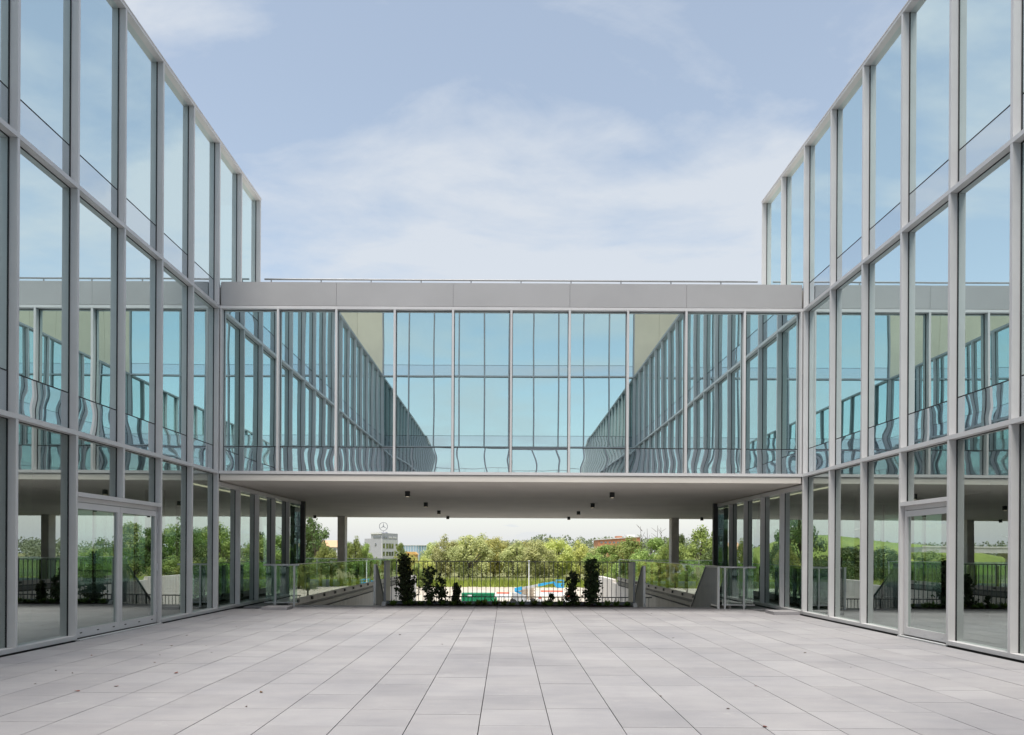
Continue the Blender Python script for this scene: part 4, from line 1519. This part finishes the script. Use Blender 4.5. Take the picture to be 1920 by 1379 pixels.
# ------------------------------------------------------------------ far left: hill, viaduct, pylon, turbine (mirrored in the glass)
mb = MB()
NX, NY = 40, 16
for j in range(NY + 1):
    for i in range(NX + 1):
        x, y = -330 + 320 * i / NX, 270 + 150 * j / NY
        hw = 34 if x > -128 else 140
        a = max(0, math.cos((x + 128) / hw * math.pi / 2)) if abs(x + 128) < hw else 0
        b = math.sin(math.pi * j / NY)
        mb.v.append((x, y, ZL - 0.3 + (16.4 + 0.6 * math.sin(x * .11 + y * .05)) * a ** 1.5 * b ** .8))
for j in range(NY):
    for i in range(NX):
        q = j * (NX + 1) + i
        mb.f.append((q, q + 1, q + NX + 2, q + NX + 1))
struct(mb.obj('hill', M['meadow'], smooth=True))

vd = thing('road_viaduct', (-230, 250, ZL), 'concrete road viaduct with railing off the double-door side, mirrored in the glass', 'viaduct')
box('deck', -430, -128, 245, 257, 2.2, 4.0, M['concrete_pale'], vd)
box('parapet', -430, -128, 244.8, 245, 4.0, 4.5, M['concrete_pale'], vd)
box('rail', -430, -128, 244.85, 244.95, 5.2, 5.3, M['galv'], vd)
for k in range(60):
    box('rail_post', -428 + k * 5, -427.85 + k * 5, 244.85, 244.95, 4.5, 5.2, M['galv'], vd)
for x in (-400, -340, -280, -220, -165):
    MB().prism([(x - 1.2, ZL), (x + 1.2, ZL), (x + 1.2, 0.2), (x + 4, 2.2), (x - 4, 2.2), (x - 1.2, 0.2)], 1, 248, 254).obj('pier', M['concrete_pale'], vd)
tk = thing('lorry', (-186, 250, 4.0), 'lorry with a long pale trailer driving on the viaduct', 'lorry')
MB().box(-192, -180, 248, 250.4, 5.0, 7.6).obj('trailer', M['white'], tk)
MB().prism([(-197, 4.9), (-193.5, 4.9), (-193.5, 7.6), (-196.4, 7.6), (-197, 6.2)], 1, 248, 250.4).obj('cab', M['blue'], tk)
for x in (-196, -191, -182.5, -181.2):
    MB().tube([(x, 247.9, 4.5), (x, 250.5, 4.5)], .5, 12).obj('wheel', M['tyre'], tk)
py = thing('power_pylon', (-198, 420, ZL), 'thin lattice power pylon beyond the hill, mirrored in the glass', 'pylon')
for sx_ in (-1, 1):
    for sy in (-1, 1):
        MB().tube([(-198 + sx_ * 3, 420 + sy * 3, ZL), (-198 + sx_ * .5, 420 + sy * .5, 30)], .16, 4).obj('leg', M['galv'], py)
mb = MB()
for z, w_ in ((16, 7), (22, 9), (27, 6)):
    mb.tube([(-198 - w_, 420, z), (-198 + w_, 420, z)], .16, 4)
    mb.tube([(-198 - w_, 420, z), (-198, 420, z + 2)], .1, 4)
    mb.tube([(-198 + w_, 420, z), (-198, 420, z + 2)], .1, 4)
mb.obj('cross_arms', M['galv'], py)
mb = MB()
for k in range(9):
    z0, z1 = ZL + k * 4, ZL + (k + 1) * 4
    w0, w1 = 3 - 2.5 * k / 9, 3 - 2.5 * (k + 1) / 9
    mb.tube([(-198 - w0, 417.2, z0), (-198 + w1, 418, z1)], .08, 4)
    mb.tube([(-198 + w0, 417.2, z0), (-198 - w1, 418, z1)], .08, 4)
mb.obj('bracing', M['galv'], py)
wt = thing('wind_turbine', (-445, 640, ZL), 'white three-bladed wind turbine far beyond the viaduct', 'turbine')
MB().tube([(-445, 640, ZL), (-445, 640, 15)], [1.2, .7], 10).obj('tower', M['white'], wt)
for k in range(3):
    a = R(20 + 120 * k)
    MB().tube([(-445, 638.5, 15), (-445 + 14 * math.cos(a), 638.5, 15 + 14 * math.sin(a))], [.6, .12], 6).obj('blade', M['white'], wt)
MB().tube([(-445, 637.8, 15), (-445, 642, 15)], .9, 8).obj('nacelle', M['white'], wt)
